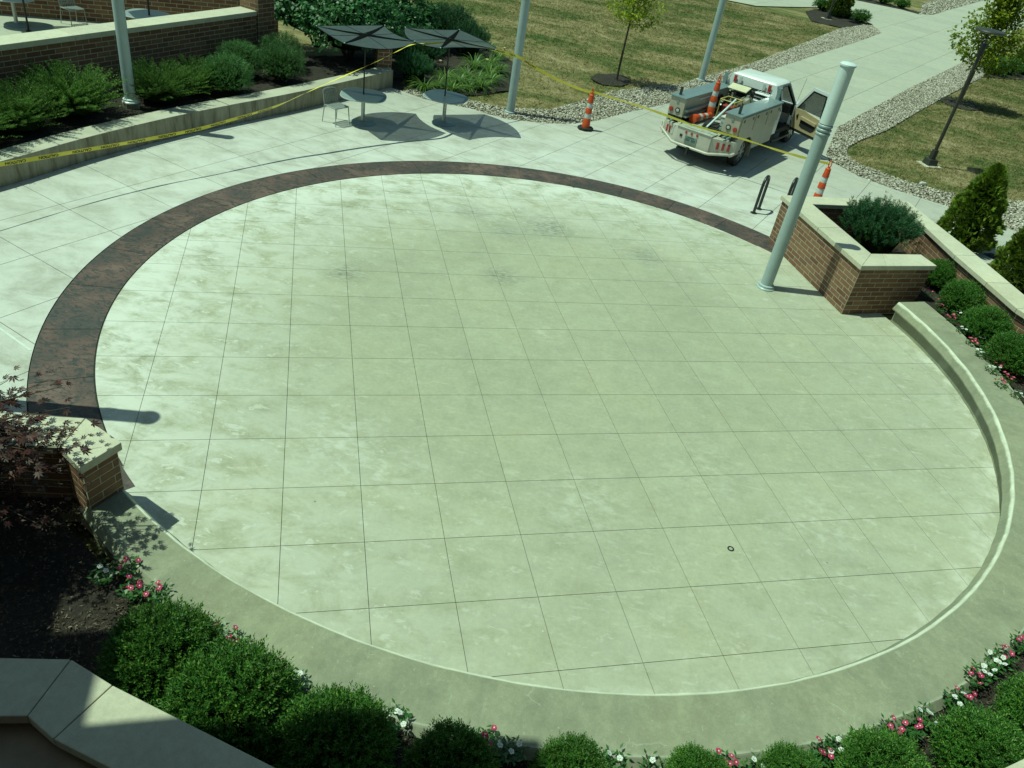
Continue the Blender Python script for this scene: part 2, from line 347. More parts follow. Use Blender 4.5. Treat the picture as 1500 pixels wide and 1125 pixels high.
# ------------------------------------------------------------------ mesh helpers
class MB:
    def __init__(s): s.v = []; s.f = []; s.mi = []; s.cur = 0
    def add(s, vs, fs):
        o = len(s.v); s.v += [tuple(v) for v in vs]; s.f += [tuple(i + o for i in f) for f in fs]; s.mi += [s.cur] * len(fs); return s
    def box(s, c, d, rot=None, taper=None):
        x, y, z = d[0] / 2, d[1] / 2, d[2] / 2; t = taper or (1, 1)
        vs = [Vector(p) for p in ((-x, -y, -z), (x, -y, -z), (x, y, -z), (-x, y, -z), (-x * t[0], -y * t[1], z), (x * t[0], -y * t[1], z), (x * t[0], y * t[1], z), (-x * t[0], y * t[1], z))]
        if rot is not None:
            e = Euler(rot); [v.rotate(e) for v in vs]
        c = Vector(c)
        return s.add([v + c for v in vs], [(3, 2, 1, 0), (4, 5, 6, 7), (0, 1, 5, 4), (1, 2, 6, 5), (2, 3, 7, 6), (3, 0, 4, 7)])
    def prism(s, poly, z0, z1):
        n = len(poly)
        vs = [(x, y, z0) for x, y in poly] + [(x, y, z1) for x, y in poly]
        fs = [(i, (i + 1) % n, n + (i + 1) % n, n + i) for i in range(n)]
        fs += [tuple(range(n - 1, -1, -1)), tuple(range(n, 2 * n))]
        return s.add(vs, fs)
    def extr(s, poly3, d):                  # polygon of 3d points pushed along d
        n = len(poly3); d = Vector(d)
        vs = [Vector(p) for p in poly3] + [Vector(p) + d for p in poly3]
        fs = [(i, (i + 1) % n, n + (i + 1) % n, n + i) for i in range(n)] + [tuple(range(n - 1, -1, -1)), tuple(range(n, 2 * n))]
        return s.add(vs, fs)
    def tube(s, pts, r, n=8, cap=True):
        pts = [Vector(p) for p in pts]; rs = r if isinstance(r, (list, tuple)) else [r] * len(pts)
        vs = []; ref = None
        for i, p in enumerate(pts):
            t = (pts[min(i + 1, len(pts) - 1)] - pts[max(i - 1, 0)]).normalized()
            if ref is None: ref = Vector((0, 0, 1)) if abs(t.z) < .9 else Vector((1, 0, 0))
            a = ref - t * ref.dot(t)
            a = a.normalized() if a.length > 1e-4 else t.orthogonal().normalized()
            ref = a; b = t.cross(a)
            for k in range(n):
                th = 2 * PI * k / n; vs.append(p + (a * math.cos(th) + b * math.sin(th)) * rs[i])
        fs = [(i * n + k, i * n + (k + 1) % n, (i + 1) * n + (k + 1) % n, (i + 1) * n + k) for i in range(len(pts) - 1) for k in range(n)]
        if cap: fs += [tuple(range(n - 1, -1, -1)), tuple(range((len(pts) - 1) * n, len(pts) * n))]
        return s.add(vs, fs)
    def lathe(s, prof, n=24, c=(0, 0, 0), axis='z', cap=True):
        vs = []
        for r, z in prof:
            for k in range(n):
                a = 2 * PI * k / n
                q = (r * math.cos(a), r * math.sin(a), z)
                if axis == 'x': q = (q[2], q[0], q[1])
                if axis == 'y': q = (q[0], q[2], q[1])
                vs.append((q[0] + c[0], q[1] + c[1], q[2] + c[2]))
        m = len(prof)
        fs = [(i * n + k, i * n + (k + 1) % n, (i + 1) * n + (k + 1) % n, (i + 1) * n + k) for i in range(m - 1) for k in range(n)]
        if cap: fs += [tuple(range(n - 1, -1, -1)), tuple(range((m - 1) * n, m * n))]
        return s.add(vs, fs)
    def mesh(s, name, mats, smooth=False, bevel=0.0, origin=None):
        me = bpy.data.meshes.new(name)
        o = Vector(origin) if origin is not None else None
        me.from_pydata([Vector(v) - o for v in s.v] if o is not None else s.v, [], s.f)
        mats = mats if isinstance(mats, (list, tuple)) else [mats]
        for m in mats: me.materials.append(m)
        if len(mats) > 1: me.polygons.foreach_set('material_index', s.mi)
        bm = bmesh.new(); bm.from_mesh(me)
        bmesh.ops.recalc_face_normals(bm, faces=bm.faces)
        if bevel:
            ed = [e for e in bm.edges if len(e.link_faces) == 2 and e.calc_face_angle(0) > .5]
            bmesh.ops.bevel(bm, geom=ed, offset=bevel, segments=2, affect='EDGES', profile=.5, clamp_overlap=True)
        bm.to_mesh(me); bm.free()
        if smooth:
            me.polygons.foreach_set('use_smooth', [True] * len(me.polygons))
            try: me.set_sharp_from_angle(angle=R(40))
            except Exception: pass
        return me
def link(name, me, parent=None, loc=(0, 0, 0), rz=0.0, rot=None):
    o = bpy.data.objects.new(name, me); COL.objects.link(o)
    o.location = loc; o.rotation_euler = rot if rot else (0, 0, rz)
    if parent is not None: o.parent = parent
    return o
def tag(o, label=None, cat=None, group=None, kind=None):
    if label: o['label'] = label
    if cat: o['category'] = cat
    if group: o['group'] = group
    if kind: o['kind'] = kind
    return o
def thing(name, label, cat, loc=(0, 0, 0), rz=0.0, group=None):
    o = bpy.data.objects.new(name, None); COL.objects.link(o); o.empty_display_size = .2
    o.location = loc; o.rotation_euler = (0, 0, rz)
    return tag(o, label, cat, group)
def part(name, mb, mat, parent, smooth=False, bevel=0.0, world=False, kind=None, label=None):
    org = parent.location if (world and parent is not None) else None
    o = link(name, mb.mesh(name, mat, smooth, bevel, org), parent)
    if kind: o['kind'] = kind
    if label: o['label'] = label
    return o
def copy_tree(o, parent=None):
    c = o.copy(); COL.objects.link(c)
    if parent is not None: c.parent = parent
    for ch in o.children: copy_tree(ch, c)
    return c
def np_mesh(name, V, Fq, mat, nv=4):
    me = bpy.data.meshes.new(name); V = np.asarray(V, np.float32).reshape(-1, 3); Fq = np.asarray(Fq, np.int32).reshape(-1, nv)
    me.vertices.add(len(V)); me.vertices.foreach_set('co', V.ravel())
    me.loops.add(Fq.size); me.loops.foreach_set('vertex_index', Fq.ravel())
    me.polygons.add(len(Fq)); me.polygons.foreach_set('loop_start', np.arange(0, Fq.size, nv, dtype=np.int32))
    me.polygons.foreach_set('loop_total', np.full(len(Fq), nv, np.int32))
    for m in (mat if isinstance(mat, (list, tuple)) else [mat]): me.materials.append(m)
    me.update(); me.validate(); return me
def unit(a): return a / np.maximum(np.linalg.norm(a, axis=-1, keepdims=True), 1e-9)
def leaves(P, D, Nn, Ln, W, mid=.45):
    """diamond leaves: base P, direction D, plane normal Nn"""
    D = unit(D); S = unit(np.cross(D, Nn)); n = len(P)
    Ln = np.broadcast_to(np.asarray(Ln, float).reshape(-1, 1), (n, 1)); W = np.broadcast_to(np.asarray(W, float).reshape(-1, 1), (n, 1))
    V = np.stack([P, P + D * Ln * mid + S * W / 2, P + D * Ln, P + D * Ln * mid - S * W / 2], 1)
    return V.reshape(-1, 3)
def quads(n): return np.arange(n * 4).reshape(-1, 4)
def leaf_mesh(name, chunks, mat):
    V = np.concatenate(chunks); return np_mesh(name, V, quads(len(V) // 4), mat)
def rdir(n): return unit(rng.normal(size=(n, 3)))

# ------------------------------------------------------------------ paving in real slabs
def arc(r, a0, a1, n, cx=CX, cy=CY): return [(cx + r * math.cos(R(a0 + (a1 - a0) * i / n)), cy + r * math.sin(R(a0 + (a1 - a0) * i / n))) for i in range(n + 1)]
def sheet(name, poly, z, mat, kind='structure', thick=.2):
    mb = MB(); tri = tessellate_polygon([[Vector((x, y, 0)) for x, y in poly]])
    mb.add([(x, y, z) for x, y in poly], tri)
    o = link(name, mb.mesh(name, mat)); 
    for pl in o.data.polygons:
        if pl.normal.z < 0: pl.flip()
    if kind: o['kind'] = kind
    return o
def slabs(poly, ang, sx, sy, ox, oy, gap, mat, parent, name, z=0.0, depth=.014, jit=.0):
    """cut a polygon along a square grid of joints; every slab its own object with real edges"""
    tri = tessellate_polygon([[Vector((x, y, 0)) for x, y in poly]])
    ca, sa = math.cos(ang), math.sin(ang)
    bm = bmesh.new()
    vs = [bm.verts.new(((x * ca + y * sa), (-x * sa + y * ca), 0)) for x, y in poly]
    for t in tri:
        try: bm.faces.new([vs[i] for i in t])
        except ValueError: pass
    xs = [v.co.x for v in bm.verts]; ys = [v.co.y for v in bm.verts]
    for axis, lo, hi, s, o in ((0, min(xs), max(xs), sx, ox), (1, min(ys), max(ys), sy, oy)):
        k = math.floor((lo - o) / s)
        while o + k * s < hi + s:
            for e in (-gap / 2, gap / 2):
                co = [0, 0, 0]; no = [0, 0, 0]; co[axis] = o + k * s + e; no[axis] = 1
                bmesh.ops.bisect_plane(bm, geom=bm.verts[:] + bm.edges[:] + bm.faces[:], plane_co=co, plane_no=no, dist=1e-6)
            k += 1
    cells = {}
    for f in bm.faces:
        c = f.calc_center_median(); u_, v_ = (c.x - ox) / sx, (c.y - oy) / sy
        du, dv = abs(u_ - round(u_)) * sx, abs(v_ - round(v_)) * sy
        if du < gap / 2 - 1e-5 or dv < gap / 2 - 1e-5: continue
        cells.setdefault((math.floor(u_), math.floor(v_)), []).append(f)
    out = []
    for key, fs in cells.items():
        if sum(f.calc_area() for f in fs) < .004: continue
        mb = MB(); idx = {}; dz = z + random.uniform(-jit, jit)
        def vid(v):
            if v not in idx:
                idx[v] = len(mb.v); mb.v.append((v.co.x * ca - v.co.y * sa, v.co.x * sa + v.co.y * ca, dz))
            return idx[v]
        s = set(fs)
        for f in fs: mb.f.append(tuple(vid(v) for v in f.verts)); mb.mi.append(0)
        for f in fs:
            for lp in f.loops:
                if sum(1 for g in lp.edge.link_faces if g in s) == 1:
                    a, b2 = vid(lp.vert), vid(lp.link_loop_next.vert); n0 = len(mb.v)
                    mb.v += [(mb.v[a][0], mb.v[a][1], z - depth), (mb.v[b2][0], mb.v[b2][1], z - depth)]
                    mb.f.append((b2, a, n0, n0 + 1)); mb.mi.append(0)
        me = bpy.data.meshes.new(name); me.from_pydata(mb.v, [], mb.f); me.materials.append(mat)
        o = link(name, me, parent); out.append(o)
        if me.polygons[0].normal.z < 0: me.flip_normals()
    bm.free(); return out

# ground to the horizon
ground = sheet('ground', [(-400, -60), (400, -60), (400, 600), (-400, 600)], -.06, M['lawn'])
# round terrace floor
fl_poly = arc(6.965, 50, 227, 120)[:-1] + arc(7.30, 227, 410, 120)[:-1]
floor = sheet('terrace_floor', fl_poly, -.012, M['groove'])
GA = R(17.2926)
gx0, gy0 = -4.56698, 7.22614
slabs(fl_poly, GA, .9285, .9395, gx0 * math.cos(GA) + gy0 * math.sin(GA), -gx0 * math.sin(GA) + gy0 * math.cos(GA), .0065, M['floor'], floor, 'concrete_slab')
# stamped band
band_poly = arc(6.975, 46, 229, 120) + arc(7.765, 229, 46, 120)
band = sheet('stamped_band', band_poly, -.010, M['groove'])
bj = [46, 59.2] + [69.3 + 10 * k for k in range(16)] + [229]
bj = sorted(set([b_ for b_ in bj if b_ < 229] + [229]))
for a0, a1 in zip(bj, bj[1:]):
    n = max(4, int((a1 - a0) / 1.5)); g_ = .04
    top = arc(6.985, a0 + g_, a1 - g_, n); ot = arc(7.755, a0 + g_, a1 - g_, n)
    mb = MB(); m_ = len(top)
    vs_ = [(x, y, .002) for x, y in top] + [(x, y, .002) for x, y in ot] + [(x, y, -.009) for x, y in top] + [(x, y, -.009) for x, y in ot]
    fs_ = [(i, i + 1, m_ + i + 1, m_ + i) for i in range(n)] + [(i, i + 1, 2 * m_ + i + 1, 2 * m_ + i) for i in range(n)] + [(m_ + i, m_ + i + 1, 3 * m_ + i + 1, 3 * m_ + i) for i in range(n)] + [(0, m_, 3 * m_, 2 * m_), (n, m_ + n, 3 * m_ + n, 2 * m_ + n)]
    mb.add(vs_, fs_); part('band_segment', mb, M['stamp'], band)
# outer pavement and walkway
left_edge = [(-16, 2.0), (-10.75, 13.3), (-9.75, 16.5), (-7.75, 20.4), (-5.55, 24.4)]
near_edge = [(-4.9, 24.2), (-4.05, 23.75), (-3.38, 23.70), (-2.65, 23.62), (-1.56, 23.25), (-.37, 23.50), (.41, 23.95), (1.11, 24.67), (2.3, 26.51), (3.55, 28.22)]
right_edge = [(8.5, 25.6), (8.41, 24.82), (8.64, 24.57), (9.11, 23.78), (9.99, 23.13), (10.67, 22.76), (11.43, 22.4), (13.2, 21.0), (15.5, 19.0)]
plaza_poly = [(-16, 5.9)] + left_edge[1:] + near_edge + [(4.2, 29.3), (9.75, 29.2)] + right_edge + [(15.5, 14), (8.85, 14)] + [(8.6, 17.6), (5.4, 16.9)] + arc(7.775, 44, 229, 110) + [(-4.9, 5.75)]
pave = sheet('pavement', plaza_poly, -.013, M['groove'])
PA = R(63.3); ca, sa = math.cos(PA), math.sin(PA)
slabs(plaza_poly, PA, 1.435, 1.45, 6.27, 12.36, .011, M['outer'], pave, 'pavement_slab')
road_poly = [(4.2, 29.32), (4.6, 29.9), (6.76, 33.8), (10.12, 39.57), (16.63, 50.76), (18.59, 54.36), (18.87, 57.34), (18.6, 60.7), (17.0, 62.0), (13.8, 58.9), (11.1, 56.4), (8.9, 56.7), (-3, 57.5), (-3, 61), (9, 60.5), (14, 62.5), (18.5, 68.0), (20.85, 69.42), (24.24, 68.59), (25.28, 67.55), (26.89, 69.0), (30.81, 75.72), (38.7, 88.9), (46, 101), (50, 98), (33, 68), (26.5, 56.6), (15.18, 38.36), (9.75, 29.22)]
walk = sheet('walkway', road_poly, -.013, M['groove'])
slabs(road_poly, R(58.8), 2.6, 2.45, 1.3, .6, .014, M['road'], walk, 'walkway_slab')
# lower paving beyond the low wall, bottom left of the view
sheet('lower_paving', [(-16, -8), (12, -8), (12, 5.2), (5, 3.4), (-1, 2.6), (-3.2, 3.2), (-4.85, 5.7), (-16, 5.85)], -.02, M['asphalt'])
sheet('gravel_roof', [(-7, -1), (5, -1), (5, 2.8), (.45, 2.45), (-1.6, 2.72), (-2.85, 3.08), (-3.1, 3.2), (-7, 2.55)], .93, M['asphalt'])

# pale sealant line
def ribbon(name, pts, w, z, mat):
    mb = MB(); P = [Vector((x, y, 0)) for x, y in pts]; vs = []
    for i, p in enumerate(P):
        t = (P[min(i + 1, len(P) - 1)] - P[max(i - 1, 0)]).normalized(); nrm = Vector((-t.y, t.x, 0)); ww = w[i] if isinstance(w, list) else w
        vs += [(*(p + nrm * ww / 2).xy, z), (*(p - nrm * ww / 2).xy, z)]
    mb.add(vs, [(2 * i, 2 * i + 1, 2 * i + 3, 2 * i + 2) for i in range(len(P) - 1)])
    o = link(name, mb.mesh(name, mat)); o['kind'] = 'structure'
    return o
def smooth_path(pts, n=6):
    out = []; P = [Vector((*p, 0)) if len(p) == 2 else Vector(p) for p in pts]
    for i in range(len(P) - 1):
        p0, p1, p2, p3 = P[max(i - 1, 0)], P[i], P[i + 1], P[min(i + 2, len(P) - 1)]
        for k in range(n):
            t = k / n
            out.append(.5 * ((2 * p1) + (-p0 + p2) * t + (2 * p0 - 5 * p1 + 4 * p2 - p3) * t * t + (-p0 + 3 * p1 - 3 * p2 + p3) * t ** 3))
    return out + [P[-1]]
ribbon('joint_sealant', [(-8.1, 9.4), (-7.38, 9.02), (-6.71, 8.65)], .035, .004, M['tile_w'])

# ------------------------------------------------------------------ walls
BRICK_ME = MB().box((0, 0, 0), (1, 1, 1)).mesh('brick', M['brick'], bevel=0.0)
def bricks(parent, p0, p1, z0, z1, Lb, Hb, nrm, first=0, cap=None, proud=.004, joint=.017):
    """running-bond bricks on the face from p0 to p1 (plan points); nrm = outward side (+1 left of p0->p1, -1 right)"""
    p0 = Vector(p0); p1 = Vector(p1); d = p1 - p0; Ln = d.length; d.normalize(); nv = Vector((-d.y, d.x)) * nrm
    rz = math.atan2(d.y, d.x); rows = int(round((z1 - z0) / Hb)); hb = (z1 - z0) / rows; specs = []
    for r in range(rows):
        x = -(.5 * Lb if (r + first) % 2 else 0)
        while x < Ln - .02:
            a, b2 = max(0, x), min(Ln, x + Lb)
            if b2 - a > .05: specs.append((a, b2, z0 + r * hb, z0 + (r + 1) * hb))
            x += Lb
    if cap and len(specs) > cap: specs, rest = specs[-cap:], specs[:-cap]
    else: rest = []
    o0 = parent.location; T = .06
    for a, b2, za, zb in specs:
        c = p0 + d * (a + b2) / 2 + nv * (proud - T / 2)
        o = link('brick', BRICK_ME, parent, (c.x - o0.x, c.y - o0.y, (za + zb) / 2 - o0.z), rz)
        o.scale = (b2 - a - joint, T, zb - za - joint)
    if rest:
        mb = MB()
        for a, b2, za, zb in rest:
            c = p0 + d * (a + b2) / 2 + nv * (proud - T / 2); mb.box((c.x, c.y, (za + zb) / 2), (b2 - a - joint, T, zb - za - joint), (0, 0, rz))
        part('lower_courses', mb, M['brick'], parent, world=True, kind='stuff')
def coping(parent, quads_, z, t=.10):
    for q in quads_:
        mb = MB().prism(q, z - t, z); part('coping_stone', mb, M['coping'], parent, bevel=.008, world=True)
def seg(a, b2, f): return (a[0] + (b2[0] - a[0]) * f, a[1] + (b2[1] - a[1]) * f)
def shrinkq(a, b2, c, d, g0=.004):
    """quad a-b (outer) c-d (inner), a/d at the start, tightened along its length for the joint"""
    ln = math.hypot(b2[0] - a[0], b2[1] - a[1]); f = g0 / ln
    return [seg(a, b2, f), seg(a, b2, 1 - f), seg(d, c, 1 - f), seg(d, c, f)]

# --- brick planter at the right end of the seat wall
CT = 1.10
A0, A1, B1, B1i, AB, AI, CI, CO = (5.21, 17.55), (6.18, 14.30), (7.87, 14.98), (7.70, 15.44), (6.55, 15.0), (5.87, 17.31), (8.22, 18.20), (8.44, 18.72)
planter = thing('brick_planter', 'angular brown brick planter box with pale coping beside the tall grey pole', 'planter', (6.6, 16.2, 0))
def inset(a, b2, off):          # move a line to its left by off
    d = Vector((b2[0] - a[0], b2[1] - a[1])).normalized(); n = Vector((-d.y, d.x)) * off
    return (a[0] + n.x, a[1] + n.y), (b2[0] + n.x, b2[1] + n.y)
fa0, fa1 = (5.265, 17.50), (6.215, 14.36)       # outer brick face, terrace side
fb1 = (7.815, 15.005)
core = MB()
core.prism([fa0, fa1, AB, AI], -.02, CT - .1)
core.prism([(fa1[0] + .001, fa1[1] + .001), fb1, (7.67, 15.40), (6.56, 15.0)], -.02, CT - .1)
core.prism([fa0, (5.84, 17.33), (8.24, 18.24), (8.40, 18.66)], -.02, CT - .1)
part('mortar_core', core, M['mortar'], planter, world=True)
bricks(planter, fa0, fa1, 0, CT - .1, .335, .1, -1)
bricks(planter, fa1, fb1, 0, CT - .1, .335, .1, -1, 1)
bricks(planter, (8.24, 18.24), (5.84, 17.33), .35, CT - .1, .335, .1, 1)
bricks(planter, fb1, (7.67, 15.40), .3, CT - .1, .335, .1, -1)
mA = seg(A0, A1, .5); mAi = seg(AI, AB, .5)
mB = seg(A1, B1, .32); mBi = seg(AB, B1i, .22)
coping(planter, [shrinkq(A0, mA, mAi, AI), shrinkq(mA, A1, AB, mAi), [A1, mB, mBi, (AB[0] + .003, AB[1] + .003)], shrinkq(mB, B1, B1i, mBi)], CT)
coping(planter, [shrinkq((AI[0] + .004, AI[1] + .002), seg(AI, CI, .5), seg(A0, CO, .5), (A0[0] + .004, A0[1] + .002)), shrinkq(seg(AI, CI, .5), CI, CO, seg(A0, CO, .5))], CT)

# --- long brick wall behind the flower bed (straight, then curving round out of view)
wall = thing('brick_wall', 'long brick garden wall with pale coping behind the clipped shrubs on the right', 'wall', (9.0, 16, 0))
inner_line = [(8.24, 18.16), (8.52, 15.75), (8.72, 14.6), (8.88, 13.6)] + arc(8.72, 10, -8, 4) + arc(8.80, -16, -76, 6)
outer_line = [(8.46, 18.735), (9.05, 15.95), (9.25, 14.75), (9.41, 13.75)] + arc(9.25, 10, -8, 4) + arc(9.32, -16, -76, 6)
for i in range(len(inner_line) - 1):
    a, b2, c, d = inner_line[i], inner_line[i + 1], outer_line[i + 1], outer_line[i]
    fi0, fi1 = seg(a, d, .12), seg(b2, c, .12); fo0, fo1 = seg(d, a, .12), seg(c, b2, .12)
    part('mortar_core', MB().prism([fi0, fi1, fo1, fo0], -.05, CT - .1), M['mortar'], wall, world=True)
    bricks(wall, fi0, fi1, .3, CT - .1, .335, .1, -1, i, cap=1 if i > 7 else None)
    coping(wall, [shrinkq(a, b2, c, d)], CT)
    if i < 3 or i > 7: bricks(wall, fo0, fo1, 0, CT - .1, .335, .1, 1, i, cap=1)

# --- end pier and wall at the left end of the seat wall
pier = thing('brick_end_wall', 'short brick wall ending in a pier with pale coping under the purple maple', 'wall', (-4.4, 5.9, 0))
pc = [(-4.44, 6.29), (-3.91, 6.02), (-4.10, 5.56), (-4.43, 5.79)]      # coping of the pier, seen from above
pl_ = [(-4.44, 6.29), (-4.43, 5.79), (-6.2, 5.45), (-6.3, 5.95)]
core = MB().prism([(-4.42, 6.24), (-3.96, 6.00), (-4.12, 5.62), (-4.42, 5.83)], -.02, CT - .1)
core.prism([(-4.43, 6.24), (-4.43, 5.84), (-6.2, 5.50), (-6.3, 5.90)], -.02, CT - .1)
part('mortar_core', core, M['mortar'], pier, world=True)
bricks(pier, (-4.12, 5.62), (-3.96, 6.00), .0, CT - .1, .335, .1, -1)
bricks(pier, (-4.42, 5.83), (-4.12, 5.62), .3, CT - .1, .335, .1, -1, 1)
bricks(pier, (-6.2, 5.50), (-4.43, 5.84), .3, CT - .1, .335, .1, -1)
bricks(pier, (-3.96, 6.00), (-4.42, 6.24), 0, CT - .1, .335, .1, -1, 1)
bricks(pier, (-4.43, 6.24), (-6.3, 5.90), 0, CT - .1, .335, .1, -1)
coping(pier, [[pc[0], pc[1], pc[2], pc[3]], shrinkq((-4.444, 6.288), (-6.3, 5.95), (-6.2, 5.45), (-4.434, 5.789))], CT)

# --- low curved wall in the foreground, bottom left
low = thing('curved_wall', 'low curved wall with broad pale coping in the bottom left foreground', 'wall', (-2.5, 3.2, 0))
ol = [(-6.2, 2.95), (-3.03, 3.53), (-2.62, 3.38)] + arc(8.93, 254, 282, 5)[1:]
il = [(-6.1, 2.40), (-3.07, 3.03), (-2.80, 2.90)] + arc(9.42, 254, 282, 5)[1:]
for i in range(len(ol) - 1):
    a, b2, c, d = ol[i], ol[i + 1], il[i + 1], il[i]
    part('mortar_core', MB().prism([seg(a, d, .1), seg(b2, c, .1), seg(c, b2, .1), seg(d, a, .1)], -.05, CT - .1), M['mortar'], low, world=True)
    bricks(low, seg(d, a, .1), seg(c, b2, .1), .93, CT - .1, .335, .1, -1, i) if CT - .1 - .93 > .08 else None
    coping(low, [shrinkq(a, b2, c, d)], CT)

# --- curved concrete seat wall
prof = [(7.268, .450), (7.250, .436), (7.182, .310), (7.186, .285), (7.290, .270), (7.290, -.02), (7.90, -.02), (7.90, .20), (7.955, .34), (7.955, .365), (7.885, .45)]
def sweep(prof, a0, a1, n):
    mb = MB(); k = len(prof)
    for i in range(n + 1):
        a = R(a0 + (a1 - a0) * i / n); w = .0035 * math.sin(i * 1.7) + .003 * math.sin(i * .43)
        tp_ = .25 * min(1, max(0, (-math.degrees(a) - 98) / 29)) ** 1.3
        mb.v += [(CX + (r + w - (tp_ if r > 7.5 else 0)) * math.cos(a), CY + (r + w - (tp_ if r > 7.5 else 0)) * math.sin(a), z + (.0025 * math.sin(i * 1.1) if z > .1 else 0)) for r, z in prof]
    mb.f += [(i * k + j, i * k + (j + 1) % k, (i + 1) * k + (j + 1) % k, (i + 1) * k + j) for i in range(n) for j in range(k)]
    mb.f += [tuple(range(k)), tuple(n * k + j for j in range(k))[::-1]]; mb.mi = [0] * len(mb.f); return mb
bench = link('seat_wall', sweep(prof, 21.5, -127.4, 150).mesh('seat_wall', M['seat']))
tag(bench, 'long curved concrete seat wall with a lit nosing running round the round terrace', 'bench')

# --- beds
def bed(name, poly, z, mat='mulch', n=0):
    """planting bed: fine grid with a lumpy surface"""
    xs = [p[0] for p in poly]; ys = [p[1] for p in poly]
    tri = tessellate_polygon([[Vector((x, y, 0)) for x, y in poly]]); bm = bmesh.new()
    vs_ = [bm.verts.new((x, y, z)) for x, y in poly]
    for t in tri:
        try: bm.faces.new([vs_[i] for i in t])
        except ValueError: pass
    for axis, lo, hi in ((0, min(xs), max(xs)), (1, min(ys), max(ys))):
        k = lo + .12
        while k < hi:
            co = [0, 0, 0]; no = [0, 0, 0]; co[axis] = k; no[axis] = 1
            bmesh.ops.bisect_plane(bm, geom=bm.verts[:] + bm.edges[:] + bm.faces[:], plane_co=co, plane_no=no, dist=1e-5); k += .12
    for v in bm.verts: v.co.z += .03 * math.sin(v.co.x * 5.1 + 1.3 * math.sin(v.co.y * 3.3)) * math.sin(v.co.y * 4.4) + random.uniform(-.008, .008)
    bmesh.ops.recalc_face_normals(bm, faces=bm.faces)
    me = bpy.data.meshes.new(name); bm.to_mesh(me); bm.free(); me.materials.append(M[mat])
    if me.polygons[0].normal.z < 0: me.flip_normals()
    o = link(name, me); o['kind'] = 'structure'; return o
MULCH_Z = .33
bed_poly = arc(7.88, 21, -129, 60) + [(-4.15, 5.68), (-4.45, 5.86), (-6.2, 5.55), (-6.1, 2.9), (-3.05, 3.45)] + arc(8.95, 249, 370, 40) + [(9.0, 13.9), (8.9, 14.8), (8.7, 15.9), (8.35, 18.25), (5.9, 17.3), (6.6, 15.02), (7.7, 15.4)]
bed('mulch_bed', bed_poly, MULCH_Z)

# ------------------------------------------------------------------ upper left: planter kerb, brick walls, patio
kerb = thing('retaining_wall', 'long low stained concrete retaining wall behind the caution tape on the left', 'wall', (-8.2, 18.5, 0))
kf = [(-10.95, 11.4), (-10.12, 13.45), (-9.42, 15.5), (-8.40, 17.85), (-6.84, 20.80), (-5.17, 24.42)]
kb = [(-11.4, 11.6), (-10.58, 13.65), (-9.87, 15.72), (-8.84, 18.07), (-7.27, 21.03), (-5.60, 24.62)]
kfp = [p.xy for p in smooth_path(kf, 6)]; kbp = [p.xy for p in smooth_path(kb, 6)]
for a, b2 in ((0, 21), (20, 31)):
    P = [tuple(p) for p in kfp[a:b2]]; Q = [tuple(p) for p in kbp[a:b2]]
    if a: P[0] = seg(P[0], P[1], .03); Q[0] = seg(Q[0], Q[1], .03)
    part('wall_section', MB().prism(P + Q[::-1], -.05, .48 if a == 0 else .483), M['retain'], kerb, bevel=.012, world=True)
bed('shrub_bed', [tuple(p) for p in kbp[::2]] + [(-5.6, 26.6), (-8.4, 24.2), (-12.9, 13.3)], .40)

UW = 1.75
uw = thing('brick_wall', 'dark brick patio wall with broad pale coping above the row of spreading shrubs', 'wall', (-10.5, 19.8, 0))
ud = Vector((.376, .927)); un = Vector((-.927, .376))
u0 = Vector((-8.80, 23.10)); uf = lambda s_, o_: tuple(u0 - ud * s_ + un * o_)
part('mortar_core', MB().prism([uf(-.0, -.0 + .04), uf(9.5, .04), uf(9.5, .55), uf(0, .55)], .3, UW - .12), M['mortar'], uw, world=True)
bricks(uw, uf(9.5, .04), uf(0, .04), .42, UW - .12, .345, .115, -1, cap=290)
for k in range(5):
    a0, a1 = k * 1.9 + .004, (k + 1) * 1.9 - .004
    coping(uw, [[uf(a0, 0), uf(a1, 0), uf(a1, .60), uf(a0, .60)]], UW, .12)
col = thing('brick_column', 'square brick column rising out of view at the end of the patio wall', 'column', (-8.9, 23.5, 0))
cq = [uf(-.012, -.03), uf(-.012, .62), uf(-.66, .62), uf(-.66, -.03)]
part('mortar_core', MB().prism(cq, .3, 3.2), M['mortar'], col, world=True)
bricks(col, cq[1], cq[0], .42, 3.2, .345, .115, -1); bricks(col, cq[0], cq[3], .42, 3.2, .345, .115, -1, 1)
bricks(col, cq[2], cq[1], 1.6, 3.2, .345, .115, -1, 1)
PZ = .50
patio = sheet('patio', [uf(9.5, .5), uf(.2, .5), (-9.3, 26.4), (-24, 26.4), (-24, 12)], PZ, M['road'])
bw = thing('brick_wall', 'shaded brick wall with pale coping at the back of the upper patio', 'wall', (-12, 22, 0))
b0, b1 = Vector((-19.0, 21.66)), Vector((-9.2, 25.90)); bd = (b1 - b0).normalized(); bn = Vector((-bd.y, bd.x))
bf = lambda s_, o_: tuple(b0 + bd * s_ + bn * o_); bl = (b1 - b0).length
part('mortar_core', MB().prism([bf(0, 0.02), bf(bl, 0.02), bf(bl, .4), bf(0, .4)], PZ - .05, 1.65), M['mortar'], bw, world=True)
bricks(bw, bf(0, .02), bf(bl, .02), PZ, 1.64, .345, .115, -1)
coping(bw, [[bf(k * bl / 3 + .004, -.04), bf((k + 1) * bl / 3 - .004, -.04), bf((k + 1) * bl / 3 - .004, .45), bf(k * bl / 3 + .004, .45)] for k in range(3)], 1.75, .10)
ep = thing('brick_pier', 'low reddish brick pier at the end of the concrete retaining wall', 'wall', (-5.55, 24.7, 0))
eq = [(-5.66, 24.42), (-5.28, 24.60), (-5.47, 25.0), (-5.85, 24.82)]
part('mortar_core', MB().prism(eq, .30, 1.04), M['mortar'], ep, world=True)
